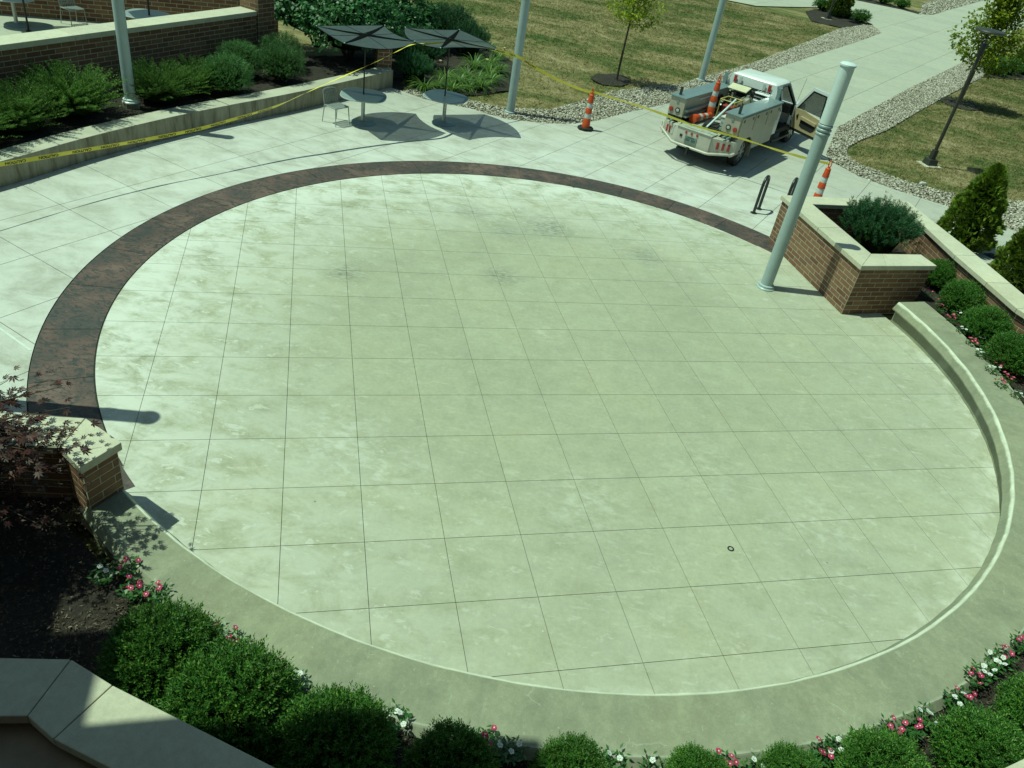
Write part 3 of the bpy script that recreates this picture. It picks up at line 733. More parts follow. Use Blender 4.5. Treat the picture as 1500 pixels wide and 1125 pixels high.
bricks(ep, eq[0], eq[1], .49, 1.03, .335, .105, -1); bricks(ep, eq[1], eq[2], .49, 1.03, .335, .105, -1, 1); bricks(ep, eq[3], eq[0], .49, 1.03, .335, .105, -1, 1)

# building that the photograph was taken from: unseen overhead blocks are added to shade the bottom left corner
bld = thing('brick_building', 'brick building behind the viewer with added overhead blocks that shade the bottom left corner', 'building', (0, -6, 0))
e1 = Vector((math.cos(GA), math.sin(GA))); e2 = Vector((-e1.y, e1.x))
def eb(a, b2): return tuple(e1 * a + e2 * b2)
part('wall', MB().prism([eb(-16, -9), eb(16, -9), eb(16, -1.2), eb(-16, -1.2)], -.05, 11.5), M['brick'], bld, world=True)
part('shade_block', MB().prism([eb(-16, -1.19), eb(-2.26, -1.19), eb(-2.26, 4.23), eb(-16, 4.23)], 8.6, 10.0), M['brick'], bld, world=True)
part('shade_block', MB().prism([eb(-16, 4.24), eb(-5.53, 4.24), eb(-5.53, 5.72), eb(-16, 5.72)], 8.6, 10.0), M['brick'], bld, world=True)
part('shade_block', MB().prism([eb(-16, 5.73), eb(-6.55, 5.73), eb(-6.55, 6.85), eb(-16, 6.85)], 8.6, 10.0), M['brick'], bld, world=True)

# ------------------------------------------------------------------ tall poles
def make_pole(name, label, loc, h=4.44, footing=False):
    t = thing(name, label, 'pole', loc, 0, 'tall pale grey column lights around the terrace')
    r = .122
    if footing:
        part('footing', MB().lathe([(.19, -.15), (.19, .16)], 20), M['retain'], t)
    zb = .16 if footing else 0
    part('base_flange', MB().lathe([(.185, zb), (.185, zb + .02), (.160, zb + .04), (.160, zb + .075), (.128, zb + .09)], 28), M['pole_top'] if footing else M['pole'], t, smooth=True)
    part('shaft', MB().lathe([(r, zb + .05), (r, 3.18)], 28), M['pole'], t, smooth=True)
    for z in (3.20, 3.27, 3.34):
        part('ring', MB().lathe([(r + .002, z - .018), (r + .012, z - .01), (r + .012, z + .012), (r + .002, z + .022)], 28), M['pole'], t, smooth=True)
    part('neck', MB().lathe([(r - .012, 3.17), (r - .012, 3.40)], 28), M['pole'], t, smooth=True)
    part('light_tube', MB().lathe([(r + .004, 3.38), (r + .004, h - .05)], 28), M['pole_top'], t, smooth=True)
    part('top_cap', MB().lathe([(r + .022, h - .05), (r + .022, h - .025), (r - .01, h), (.02, h + .008)], 28), M['pole_top'], t, smooth=True)
    return t
make_pole('column_light', 'tall pale grey pole with rings near its top beside the brick planter', (4.78, 14.97, 0))
make_pole('column_light', 'pale grey pole standing in the rock strip right of the two parasols', (-1.49, 23.92, -.03))
make_pole('column_light', 'pale grey pole standing in the rock strip behind the utility truck', (5.17, 32.65, -.03))
make_pole('column_light', 'pale grey pole on a concrete footing among the spreading shrubs, upper left', (-9.76, 17.63, .38), footing=True)
make_pole('column_light', 'pole just outside the left edge whose shadow crosses the stamped band', (-6.52, 7.43, 0))
make_pole('column_light', 'pole base just visible at the right edge behind the brick garden wall', (11.82, 18.15, 0))

# ------------------------------------------------------------------ vegetation meshes
UPV = np.array([0, 0, 1.0])
def shoots(P, D, Ls, k, ll, lw, spread=.75, t0=.15):
    """k leaves spiralling along each shoot from P along D (length Ls)"""
    n = len(P); D = unit(D); ref = unit(np.cross(D, rdir(n))); ref2 = np.cross(D, ref); out = []
    for j in range(k):
        t = t0 + (1 - t0) * j / max(k - 1, 1); a = j * 2.4 + rng.uniform(0, .6, (n, 1))
        rad = ref * np.cos(a) + ref2 * np.sin(a)
        sp = spread * (1.0 if j < k - 1 else .25)
        out.append(leaves(P + D * (Ls * t)[:, None], D * (1 - .35 * spread) + rad * sp, D * .6 + rdir(n) * .6, ll * rng.uniform(.75, 1.25, n), lw * rng.uniform(.8, 1.2, n)))
    return out
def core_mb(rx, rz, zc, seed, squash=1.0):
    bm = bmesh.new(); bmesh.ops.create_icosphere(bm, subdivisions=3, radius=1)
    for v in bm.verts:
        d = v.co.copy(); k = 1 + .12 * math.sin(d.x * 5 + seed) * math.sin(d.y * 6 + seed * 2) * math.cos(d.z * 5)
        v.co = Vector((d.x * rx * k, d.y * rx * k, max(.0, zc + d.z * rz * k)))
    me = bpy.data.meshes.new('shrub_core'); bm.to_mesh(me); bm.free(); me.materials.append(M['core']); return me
def ball_shrub(name, r, h, n, k, sl, ll, lw, mat, seed, lump=.1, upb=.35):
    """clipped round shrub of many short leafy shoots: returns (foliage mesh, core mesh)"""
    d = rdir(int(n * 1.6)); d = d[d[:, 2] > -.45][:n]; n = len(d)
    lum = 1 + lump * np.sin(d[:, 0] * 4 + seed) * np.cos(d[:, 1] * 4.6 + seed) + lump * .6 * np.sin(d[:, 2] * 7 + d[:, 0] * 5)
    rad = rng.uniform(.80, .97, n) * lum
    P = np.stack([d[:, 0] * r * rad, d[:, 1] * r * rad, h * .5 + d[:, 2] * h * .5 * rad], 1)
    D = unit(d + UPV * upb + rdir(n) * .38)
    ch = shoots(P, D, sl * rng.uniform(.6, 1.25, n), k, ll, lw)
    m = n // 3; P2 = P[:m] * np.array([.86, .86, .93]); ch += shoots(P2, unit(d[:m] + rdir(m) * .7), sl * np.ones(m), max(3, k // 2), ll, lw)
    V = np.concatenate(ch); V[:, 2] = np.maximum(V[:, 2], .01)
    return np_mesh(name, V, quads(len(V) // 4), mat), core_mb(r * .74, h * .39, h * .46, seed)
def shrub(name, label, cat, loc, meshes, rz=0.0, sc=(1, 1, 1), group=None, stem=True):
    t = thing(name, label, cat, loc, rz, group); t.scale = sc
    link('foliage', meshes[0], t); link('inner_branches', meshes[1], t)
    return t

BOX = [ball_shrub('boxwood_foliage', .47, .78, 1450, 13, .15, .040, .0150, M['box_leaf'], s_, .08, .75) for s_ in (1, 4, 9)]
BG = 'clipped boxwood balls round the seat wall'
near_box = [
    (-2.56, 3.97, .88, 'round clipped boxwood nearest the purple maple, above the shaded coping'),
    (-1.80, 3.62, .98, 'largest clipped boxwood in front, second from the left along the seat wall'),
    (-.90, 3.46, .88, 'clipped boxwood third from the left, cut by the bottom edge of the view'),
    (0.06, 3.46, .70, 'dark shaded clipped boxwood beside the lone pink blooms, bottom centre left'),
    (1.07, 3.62, 0.6, 'small boxwood poking up at the bottom edge, just left of centre'),
    (2.17, 3.8, 0.52, 'low boxwood at the bottom edge with a white bloom on its left'),
    (3.02, 3.95, 0.54, 'low boxwood at the bottom edge between two clumps of pink blooms'),
    (3.84, 4.10, .74, 'broad boxwood at the bottom right behind a row of pink blooms'),
    (4.85, 4.44, .80, 'broad boxwood in the bottom right corner of the view'),
    (5.68, 4.98, .80, 'boxwood at the right edge beside the thick white blooms')]
for i, (x, y, s_, lab) in enumerate(near_box):
    shrub('boxwood_shrub', lab, 'shrub', (x, y, MULCH_Z - .02), BOX[i % 3], i * 1.3, (s_, s_, s_ * .95), BG)
right_box = [
    (8.42, 15.75, .70, 'clipped shrub tucked beside the end of the brick planter'),
    (8.50, 14.70, .76, 'clipped shrub in front of the long brick wall, second from the planter'),
    (8.55, 13.62, .78, 'clipped shrub in front of the long brick wall, third from the planter'),
    (8.62, 12.62, .80, 'clipped shrub cut by the right edge, nearest the viewer in its row')]
for i, (x, y, s_, lab) in enumerate(right_box):
    shrub('boxwood_shrub', lab, 'shrub', (x, y, MULCH_Z - .02), BOX[(i + 1) % 3], i * 2.1 + .5, (s_, s_, s_), BG)
GLOBE = ball_shrub('globe_foliage', .62, .95, 900, 10, .17, .05, .012, M['globe_leaf'], 3, .10, .6)
for x, y, s_, lab in ((-8.38, 19.85, .90, 'front one of the fine leaved globe shrubs, right of the spreading junipers'), (-8.66, 21.40, .86, 'fine leaved globe shrub against the dark patio wall'), (-7.66, 21.65, .92, 'fine leaved globe shrub standing alone in front of the brick column'), (-8.0, 22.75, .9, 'fine leaved globe shrub half hidden behind the one at the brick column')):
    shrub('globe_shrub', lab, 'shrub', (x, y, .40), GLOBE, x * 3, (s_, s_, s_), 'globe shrubs below the patio wall')

def spreading(seed, r=1.08, h=.98, nb=250):
    a = rng.uniform(0, 2 * PI, nb); el = rng.uniform(.30, 1.25, nb); ln = r * rng.uniform(.65, 1.1, nb); ch = []
    for s_ in range(24):
        t = .28 + .72 * s_ / 23
        P = np.stack([np.cos(a) * np.cos(el - .28 * t) * ln * t, np.sin(a) * np.cos(el - .28 * t) * ln * t, .04 + h * 1.2 * np.sin(el) * t * (1 - .22 * t)], 1)
        P2 = P + rdir(nb) * .012; e2 = el * .9 + .10
        D = unit(np.stack([np.cos(a) * np.cos(e2), np.sin(a) * np.cos(e2), np.sin(e2)], 1))
        S = unit(np.cross(D, UPV)); U2 = np.cross(S, D); taper = (1.15 - .75 * t ** 2)
        for ang in (0, PI, .8, PI - .8):
            sp = S * math.cos(ang) + U2 * math.sin(ang)
            ch.append(leaves(P2, D * .85 + sp * .75 + rdir(nb) * .2, U2 + rdir(nb) * .4, .085 * taper * rng.uniform(.7, 1.2, nb), .019 * np.ones(nb), .5))
    V = np.concatenate(ch); V[:, 2] = np.maximum(V[:, 2], .01)
    return np_mesh('spreading_foliage', V, quads(len(V) // 4), M['yew_leaf']), core_mb(r * .45, h * .24, h * .25, seed)
SPR = [spreading(1), spreading(5)]
for i, (x, y, s_, lab) in enumerate(((-11.2, 13.95, 1.0, 'spreading juniper cut by the left edge of the view, nearest of its row'), (-10.85, 15.15, 1.0, 'spreading juniper second from the left edge, low and wide'), (-10.50, 16.55, 1.12, 'largest spreading juniper, just left of the pole on its footing'), (-9.42, 18.35, .95, 'spreading juniper just right of the pole on its footing'), (-9.05, 19.45, .85, 'spreading juniper next to the fine leaved globe shrubs'))):
    shrub('spreading_juniper', lab, 'shrub', (x, y, .38), SPR[i % 2], i * 1.9, (s_, s_, s_ * 1.02), 'spreading junipers below the patio wall')

def pine_shrub(r, h, n, seed):
    d = rdir(int(n * 1.7)); d = d[d[:, 2] > -.25][:n]; n = len(d); rad = rng.uniform(.6, 1.0, n)
    P = np.stack([d[:, 0] * r * rad, d[:, 1] * r * rad, .12 + h * .40 + d[:, 2] * h * .45 * rad], 1)
    D = unit(d * .55 + UPV * .85 + rdir(n) * .25); Ls = .16 * rng.uniform(.7, 1.6, n) * (1 + (rng.random(n) > .94) * .45); ch = []
    for j in range(66):
        t = rng.uniform(0, 1, n); rad2 = rdir(n); rad2 = unit(rad2 - D * (rad2 * D).sum(1, keepdims=True))
        ch.append(leaves(P + D * (Ls * t)[:, None], D * .8 + rad2 * .8, rdir(n), .06 * rng.uniform(.7, 1.2, n), .0065 * np.ones(n)))
    V = np.concatenate(ch); V[:, 2] = np.maximum(V[:, 2], .01)
    return np_mesh('pine_foliage', V, quads(len(V) // 4), M['pine_leaf']), core_mb(r * .62, h * .33, h * .38, seed)
PINE = pine_shrub(.74, 1.0, 560, 2)
shrub('mugo_pine', 'dense dark green dwarf pine growing inside the angular brick planter', 'shrub', (7.30, 16.90, MULCH_Z + .04), PINE, 0, (1.08, 1.04, 1.08))
for i, (x, y, s_, lab) in enumerate(((-5.75, 29.6, 1.25, 'dark dwarf pine behind the gap between the parasols, left one'), (-4.55, 30.6, 1.35, 'dark dwarf pine at the back of the bed, upslope behind the right parasol'), (-3.75, 30.0, 1.05, 'dark dwarf pine at the right end of the bed behind the right parasol'), (-4.95, 27.3, 1.15, 'dark dwarf pine beside the brick pier, in the shade of the broad leaved bush'), (-4.75, 25.5, .80, 'small dark dwarf pine just behind the end of the retaining wall'))):
    shrub('mugo_pine', lab, 'shrub', (x, y, -.05), PINE, i * 1.4 + .7, (s_, s_, s_), 'dwarf pines in the bed behind the parasols')

def arborvitae(r, h, n, seed):
    z = h * rng.uniform(.02, 1, n) ** .8; a = rng.uniform(0, 2 * PI, n)
    env = r * np.clip(1 - (z / h) ** 1.55, .004, 1) ** .78 * np.clip(.55 + z / (h * .3), .55, 1) * (1 + .17 * np.sin(a * 4 + z * 5 + seed) * np.cos(z * 7 - a))
    rr = env * rng.uniform(.72, 1.04, n); P = np.stack([np.cos(a) * rr, np.sin(a) * rr, z], 1)
    out = np.stack([np.cos(a), np.sin(a), np.zeros(n)], 1); D = unit(out * .75 + UPV * .7 + rdir(n) * .35); pl = unit(np.cross(D, unit(out + rdir(n) * .9))); ch = []
    side = np.cross(D, pl)
    for f in (-.9, -.55, -.25, 0, .25, .55, .9):
        ch.append(leaves(P + D * (.02 * abs(f)), D * math.cos(f) + side * math.sin(f), pl + rdir(n) * .2, .12 * (1 - .25 * abs(f)) * rng.uniform(.8, 1.2, n), .026 * np.ones(n), .6))
    V = np.concatenate(ch); V[:, 2] = np.maximum(V[:, 2], .01)
    bm = bmesh.new(); bmesh.ops.create_cone(bm, segments=14, radius1=r * .55, radius2=.03, depth=h * .86, cap_ends=True)
    for v in bm.verts: v.co.z += h * .43
    me = bpy.data.meshes.new('inner_branches'); bm.to_mesh(me); bm.free(); me.materials.append(M['core'])
    return np_mesh('arborvitae_foliage', V, quads(len(V) // 4), M['arb_leaf']), me
ARB = arborvitae(.60, 2.0, 3000, 1)
for x, y, s_, lab in ((10.50, 19.45, (1.12, 1.12, 1.04), 'tall conical arborvitae behind the garden wall, beside the rock strip'), (11.15, 17.45, (1.16, 1.16, 1.06), 'conical arborvitae at the right edge behind the garden wall'), (24.8, 48.6, (1.1, 1.1, 1.05), 'dark conical evergreen far up the right edge beside the walkway'), (16.75, 58.4, (1.25, 1.25, 1.4), 'dark upright evergreen at the far corner where the walkways meet')):
    shrub('arborvitae', lab, 'tree', (x, y, -.03), ARB, x, s_, 'upright evergreens')
FARB = ball_shrub('low_shrub_foliage', .5, .7, 420, 8, .14, .06, .022, M['box_leaf'], 6, .12)
for x, y, s_, lab in ((22.4, 46.6, 1.2, 'low bright green shrub beside the dark evergreen on the right lawn'), (23.5, 47.6, 1.25, 'rounded low shrub touching the dark evergreen on the right lawn'), (16.2, 60.2, 1.2, 'small round shrub left of the far upright evergreen'), (18.1, 57.6, 1.1, 'small bright shrub at the tip of the far mulch bed'), (17.4, 58.4, .8, 'little shrub at the foot of the far upright evergreen'), (21.9, 71.6, 1.3, 'shrub in the farthest bed beyond the walkway junction, left one'), (23.4, 70.6, 1.2, 'shrub in the farthest bed beyond the walkway junction, middle one'), (24.6, 69.8, 1.1, 'shrub in the farthest bed beyond the walkway junction, nearest its tip')):
    shrub('low_shrub', lab, 'shrub', (x, y, -.05), FARB, x * 2, (s_, s_, s_ * .9), 'low shrubs along the far walkways')

def lily(seed):
    n = 85; a = rng.uniform(0, 2 * PI, n); ln = rng.uniform(.45, .75, n); el = rng.uniform(.75, 1.45, n); V = []; F = []
    for i in range(n):
        d = np.array([math.cos(a[i]), math.sin(a[i]), 0]); s_ = np.array([-d[1], d[0], 0]); p = d * .05 + np.array([0, 0, 0]); e = el[i]; o = len(V); st = ln[i] / 5
        for k in range(6):
            w = .011 * (1 - (k / 5.2) ** 2) + .001; V += [p + s_ * w, p - s_ * w]
            p = p + (d * math.cos(e) + UPV * math.sin(e)) * st; e -= .38
        F += [(o + 2 * k, o + 2 * k + 1, o + 2 * k + 3, o + 2 * k + 2) for k in range(5)]
    V = np.array(V); V[:, 2] = np.maximum(V[:, 2], .005)
    return np_mesh('lily_blades', V, F, M['lily_leaf'])
LILY = [lily(0), lily(1)]
lpos = [(-4.25, 24.75), (-3.95, 25.35), (-3.45, 25.05), (-3.0, 25.55), (-3.35, 25.9), (-2.65, 25.95), (-2.85, 26.6), (-3.85, 26.2), (-2.45, 26.9), (-2.6, 27.7), (-3.3, 27.1), (-2.35, 28.4), (-2.75, 29.2), (-3.2, 28.3), (-2.6, 30.3), (-3.1, 31.4)]
lword = ['nearest the retaining wall end', 'behind the nearest one, close to the retaining wall', 'directly behind the right parasol pole', 'right of the right parasol pole', 'second row behind the right parasol pole', 'at the mulch edge facing the grey pole', 'behind the clump at the mulch edge', 'in the shade behind the first row', 'at the lawn side, middle of the row', 'halfway up the lawn side of the bed', 'in the middle of the bed under the right parasol', 'upper lawn side of the bed, right of the parasol tip', 'upper bed, next to the dwarf pines', 'between the dwarf pines and the lawn side row', 'far end of the bed at the lawn', 'last one at the far end behind the dwarf pines']
for i, (x, y) in enumerate(lpos):
    t = thing('daylily', 'daylily clump of arching blades ' + lword[i], 'plant', (x, y, -.05), i * 1.1, 'daylily clumps behind the right parasol')
    s_ = random.uniform(.95, 1.25); t.scale = (s_, s_, s_)
    link('blades', LILY[i % 2], t)
    if i in (1, 5, 11):
        mb = MB().tube([(0, 0, 0), (.05, .02, .6), (.08, .03, .78)], .005, 5); part('flower_stem', mb, M['lily_leaf'], t)
        part('flower', MB().lathe([(.008, 0), (.03, .03), (.045, .06)], 8, (.08, .03, .77)), simple('cream_bloom', (.7, .55, .3), .6) if i == 1 else bpy.data.materials['cream_bloom'], t)

def vib(seed):
    ch = []; N_ = 2600; d = rdir(int(N_ * 1.5)); d = d[d[:, 2] > -.35][:N_]; n = len(d)
    lum = 1 + .16 * np.sin(d[:, 0] * 6 + seed) * np.cos(d[:, 1] * 7) + .10 * np.sin(d[:, 2] * 11 + d[:, 0] * 6)
    rad = rng.uniform(.68, 1.03, n) ** .8 * lum
    P = np.stack([d[:, 0] * 1.45 * rad, d[:, 1] * 1.8 * rad, 1.12 + d[:, 2] * 1.05 * rad], 1)
    for k in range(3):
        D = unit(d * .6 + rdir(n) * .7 - UPV * .35)
        ch.append(leaves(P + rdir(n) * .06, D, unit(d + UPV * .6 + rdir(n) * .5), .125 * rng.uniform(.7, 1.2, n), .075 * rng.uniform(.8, 1.2, n), .42))
    V = np.concatenate(ch); V[:, 2] = np.maximum(V[:, 2], .02)
    return np_mesh('viburnum_foliage', V, quads(len(V) // 4), M['vib_leaf'])
t = thing('broadleaf_bush', 'large broad leaved bush spreading behind the left parasol beside the brick column', 'bush', (-6.75, 25.1, .38))
link('foliage', vib(2), t); link('inner_branches', core_mb(1.0, .75, 1.05, 3), t)
mb = MB()
for k in range(7):
    a = k * .9; mb.tube([(.05 * math.cos(a), .05 * math.sin(a), 0), (.3 * math.cos(a), .35 * math.sin(a), .5), (.8 * math.cos(a), 1.0 * math.sin(a), 1.2)], [.03, .022, .01], 6)
part('stems', mb, M['bark'], t)
t2 = copy_tree(t); t2.location = (-8.1, 26.3, .3); t2.rotation_euler = (0, 0, 1.2); t2.scale = (1.25, 1.25, 1.25)
tag(t2, 'broad leaved bush farther back along the top edge, partly hidden by its neighbour', 'bush')
t3 = copy_tree(t); t3.location = (-6.3, 29.2, -.05); t3.rotation_euler = (0, 0, 2.6); t3.scale = (.95, .95, .9)
tag(t3, 'broad leaved bush at the far corner of the bed beside the dark dwarf pines', 'bush')

def young_tree(name, label, loc, h, ch_, cr, z0, nbr, lpb, ll, mat, seed, lean=(0, 0), rise=.8):
    rs = random.Random(seed); t = thing(name, label, 'tree', loc)
    tip = Vector((lean[0], lean[1], h)); tr = [Vector((0, 0, -.05)), Vector((lean[0] * .2, lean[1] * .2, h * .3)), Vector((lean[0] * .55, lean[1] * .55, h * .62)), tip]
    part('trunk', MB().tube(tr, [.045, .036, .024, .006], 8), M['bark'], t, smooth=True)
    mb = MB(); P = []; D = []
    for b_ in range(nbr):
        f = z0 / h + (1 - z0 / h) * (b_ + .3) / nbr; p = Vector((lean[0] * f, lean[1] * f, h * f)); a = b_ * 2.4 + rs.uniform(-.3, .3)
        u_ = (f - z0 / h) / (1 - z0 / h); ln = cr * (1.0 - .72 * u_) * rs.uniform(.8, 1.15) * min(1, .75 + u_ * 2)
        d = Vector((math.cos(a), math.sin(a), rise * (.35 + .9 * u_) * rs.uniform(.7, 1.2)))
        d.normalize(); q1 = p + d * ln * .5 + Vector((0, 0, -.02)); q2 = p + d * ln + Vector((0, 0, .08 * ln))
        mb.tube([p, q1, q2], [.014 * (1.2 - u_), .009 * (1.2 - u_), .002], 5)
        for k in range(lpb):
            s_ = rs.uniform(.12, 1.02); c_ = p.lerp(q1, s_ * 2) if s_ < .5 else q1.lerp(q2, s_ * 2 - 1)
            off = Vector((rs.gauss(0, 1), rs.gauss(0, 1), rs.gauss(0, .8))) * .11 * ln
            P.append(c_ + off); D.append(d * .4 + off.normalized() * .8 - Vector((0, 0, .35)))
    part('branches', mb, M['bark'], t)
    P = np.array([tuple(p) for p in P]); D = unit(np.array([tuple(p) for p in D])); n = len(P); chs = []
    for k in range(2):
        chs.append(leaves(P + rdir(n) * .035, D + rdir(n) * .5, UPV + rdir(n) * .8, ll * rng.uniform(.7, 1.25, n), ll * .62 * rng.uniform(.8, 1.2, n)))
    link('crown', leaf_mesh('crown', chs, mat), t)
    return t
young_tree('young_tree', 'slender young tree with yellow green leaves on the far lawn behind the cone', (1.80, 30.35, 0), 4.0, 0, 1.25, 1.85, 26, 105, .095, M['tree_leaf'], 3, (.12, .1))
young_tree('young_tree', 'young tree with yellow green leaves behind the dark lamp post on the right', (17.1, 37.2, 0), 4.4, 0, 1.85, 1.4, 28, 135, .145, M['tree_leaf'], 8, (.15, .0), .95)

# purple maple at the left edge
def maple():
    t = thing('purple_maple', 'small purple leaved maple reaching in over the coping at the left edge', 'tree', (-5.35, 5.05, MULCH_Z))
    rs = random.Random(5); mb = MB(); part('trunk', MB().tube([(0, 0, -.1), (.03, .04, .5), (.1, .1, 1.0), (.2, .2, 1.4)], [.06, .05, .04, .025], 8), M['bark'], t, smooth=True)
    C_, D_ = [], []
    tips = []
    for b_ in range(100):
        a = rs.uniform(-1.3, 2.0) if b_ < 66 else rs.uniform(0, 6.28); z = rs.uniform(.55, 1.95); ln = (rs.uniform(.7, 1.38) if b_ < 40 else rs.uniform(.45, .95)) * (1.12 - .22 * abs(z - 1.2))
        if b_ >= 74: a, z, ln = rs.uniform(-.75, .35), rs.uniform(1.15, 1.9), rs.uniform(.85, 1.5)
        p = Vector((.1, .1, z * .62)); q = Vector((math.cos(a) * ln, math.sin(a) * ln * .8 + .1, z)); m_ = p.lerp(q, .5) + Vector((0, 0, .14))
        mb.tube([p, m_, q], [.014, .008, .0025], 5)
        for k in range(16):
            s_ = rs.uniform(.35, 1.05); c_ = (p.lerp(m_, s_ * 2) if s_ < .5 else m_.lerp(q, s_ * 2 - 1)) + Vector((rs.gauss(0, .09), rs.gauss(0, .09), rs.gauss(0, .05)))
            C_.append(c_); D_.append(Vector((math.cos(a) + rs.gauss(0, .6), math.sin(a) + rs.gauss(0, .6), -.25)))
    part('branches', mb, M['bark'], t)
    P = np.array([tuple(v) for v in C_]); D = unit(np.array([tuple(v) for v in D_])); n = len(P); Nn = unit(UPV + rdir(n) * .45); S = unit(np.cross(Nn, D)); Dp = unit(np.cross(S, Nn)); chs = []; sz = rng.uniform(.8, 1.25, n)
    for f, l in ((0, 1), (.62, .9), (-.62, .9), (1.3, .66), (-1.3, .66), (2.0, .4), (-2.0, .4)):
        chs.append(leaves(P, Dp * math.cos(f) + S * math.sin(f) - UPV * .12, Nn,   .070 * l * sz, .017 * sz, .5))
    V = np.stack([c.reshape(n, 4, 3) for c in chs], 1).reshape(-1, 3)
    link('crown', np_mesh('crown', V, quads(len(V) // 4), M['maple_leaf']), t)
maple()

# flowers: vinca plants with five-petalled blooms
def bloom(petal):
    V = []; F = []; mi = []
    for k in range(5):
        a = k * 2 * PI / 5; c, s_ = math.cos(a), math.sin(a); o = len(V)
        for (r_, w, z) in ((.004, 0, 0), (.017, .0125, .004), (.025, .006, .003), (.025, -.006, .003), (.017, -.0125, .004)):
            V.append((c * r_ - s_ * w, s_ * r_ + c * w, z))
        F.append((o, o + 1, o + 2, o + 3, o + 4)); mi.append(0)
    o = len(V)
    for k in range(6): V.append((.0065 * math.cos(k * PI / 3), .0065 * math.sin(k * PI / 3), .0065))
    F.append(tuple(range(o, o + 6))); mi.append(1)
    me = bpy.data.meshes.new('bloom'); me.from_pydata(V, [], F); me.materials.append(petal); me.materials.append(M['petal_w']); me.polygons.foreach_set('material_index', mi)
    return me
BLOOM = {'pink': bloom(M['petal']), 'white': bloom(M['petal_w'])}
def vinca_leaves():
    ch = []
    for st in range(9):
        a = st * 2.4; tip = np.array([math.cos(a) * .10, math.sin(a) * .10, .17]); n = 9; t_ = np.linspace(.25, 1, n)[:, None]; P = tip * t_
        ang = np.arange(n) * 1.9 + st; D = np.stack([np.cos(ang), np.sin(ang), .25 * np.ones(n)], 1)
        ch.append(leaves(P, D, UPV + rdir(n) * .3, .055 * rng.uniform(.8, 1.2, n), .022 * np.ones(n), .5))
    return leaf_mesh('vinca_foliage', ch, M['vinca_leaf'])
VL = [vinca_leaves() for _ in range(3)]
fl = [(-3.56, 4.83, 'w1', 'dim vinca with one white bloom deep in the maple shade'), (-3.40, 4.97, 'p3', 'pink vinca under the maple, top of its little group'), (-3.21, 4.72, 'p4', 'pink vinca under the maple, lowest of its little group'), (-2.99, 4.74, 'p3', 'pink vinca touching the first clipped boxwood by the seat wall'),
      (-2.30, 4.42, 'p1', 'pink vinca with a single bloom between the two large boxwoods, left'), (-2.10, 4.36, 'p3', 'pink vinca with clustered blooms between the two large boxwoods, right'), (-1.42, 4.05, 'w2', 'pair of white blooms right of the largest front boxwood'), (-.48, 3.90, 'w3', 'small white vinca alone on bare mulch by the seat wall, bottom left of centre'),
      (.33, 3.84, 'p3', 'pink blooms rising behind the dark shaded boxwood'), (.55, 3.78, 'w2', 'two white blooms in shade right of the dark boxwood'), (1.45, 3.86, 'w1', 'lone white bloom at the bottom edge right of the small boxwood'), (1.78, 3.86, 'w1', 'lone white bloom left of the low boxwood at the bottom edge'),
      (2.45, 4.02, 'p4', 'tall pink vinca at the bottom edge, first clump left of the broad boxwoods'), (2.72, 4.02, 'w2', 'white blooms beside the first tall pink clump at the bottom edge'), (3.0, 4.12, 'p2', 'pink blooms second clump along the bottom of the seat wall'), (3.36, 4.28, 'p4', 'pink blooms third clump along the bottom right of the seat wall'), (3.52, 4.36, 'w2', 'white blooms third clump, tight against the seat wall'),
      (3.78, 4.50, 'p3', 'pink blooms fourth clump, tallest in front of the broad boxwood'), (4.12, 4.66, 'p4', 'pink blooms fifth clump on the seat wall edge'), (4.36, 4.74, 'p3', 'pink blooms sixth clump beside the bright white group'), (4.52, 4.88, 'w3', 'white blooms sixth clump beside the pink ones'), (4.90, 5.12, 'w3', 'white group at the seat wall, left of the big pink vinca'), (5.02, 5.18, 'p3', 'pink vinca on bare mulch near the bottom right corner'),
      (5.24, 5.46, 'p4', 'big pink vinca near the bottom right corner'), (5.36, 5.56, 'w4', 'thick white vinca next to the big pink one at bottom right'), (5.55, 5.70, 'w4', 'second thick white vinca near the right edge'), (5.72, 5.84, 'p4', 'pink vinca close to the right edge, below the seat wall'), (5.98, 6.06, 'p3', 'last pink vinca at the right edge, bottom')]
fr = [(7.98, 15.02, 'p4', 'first pink vinca beside the end of the brick planter'), (8.17, 14.72, 'p3', 'pink vinca second from the brick planter'), (8.02, 14.40, 'p3', 'pink and low vinca third from the brick planter'), (8.30, 14.25, 'w2', 'white blooms just below the third pink vinca'), (8.10, 13.98, 'p4', 'pink vinca in front of the second clipped shrub'), (8.34, 13.72, 'p4', 'pink vinca between second and third clipped shrubs, wall side'), (8.14, 13.58, 'w3', 'white blooms between second and third clipped shrubs'), (8.35, 13.30, 'w3', 'white blooms just left of the third clipped shrub'), (8.16, 13.14, 'p4', 'pink vinca against the seat wall below the second shrub'), (8.33, 12.92, 'p3', 'pink vinca in front of the third clipped shrub'), (8.18, 12.72, 'w4', 'large white vinca against the seat wall'), (8.36, 12.42, 'p4', 'tall pink vinca left of the last clipped shrub'), (8.16, 12.22, 'w4', 'white vinca against the seat wall near the right edge'), (8.34, 12.0, 'p4', 'pink vinca before the right edge'), (8.14, 11.78, 'p3', 'low pink vinca at the right edge'), (8.30, 11.5, 'w4', 'white vinca at the right edge, last of the row')]
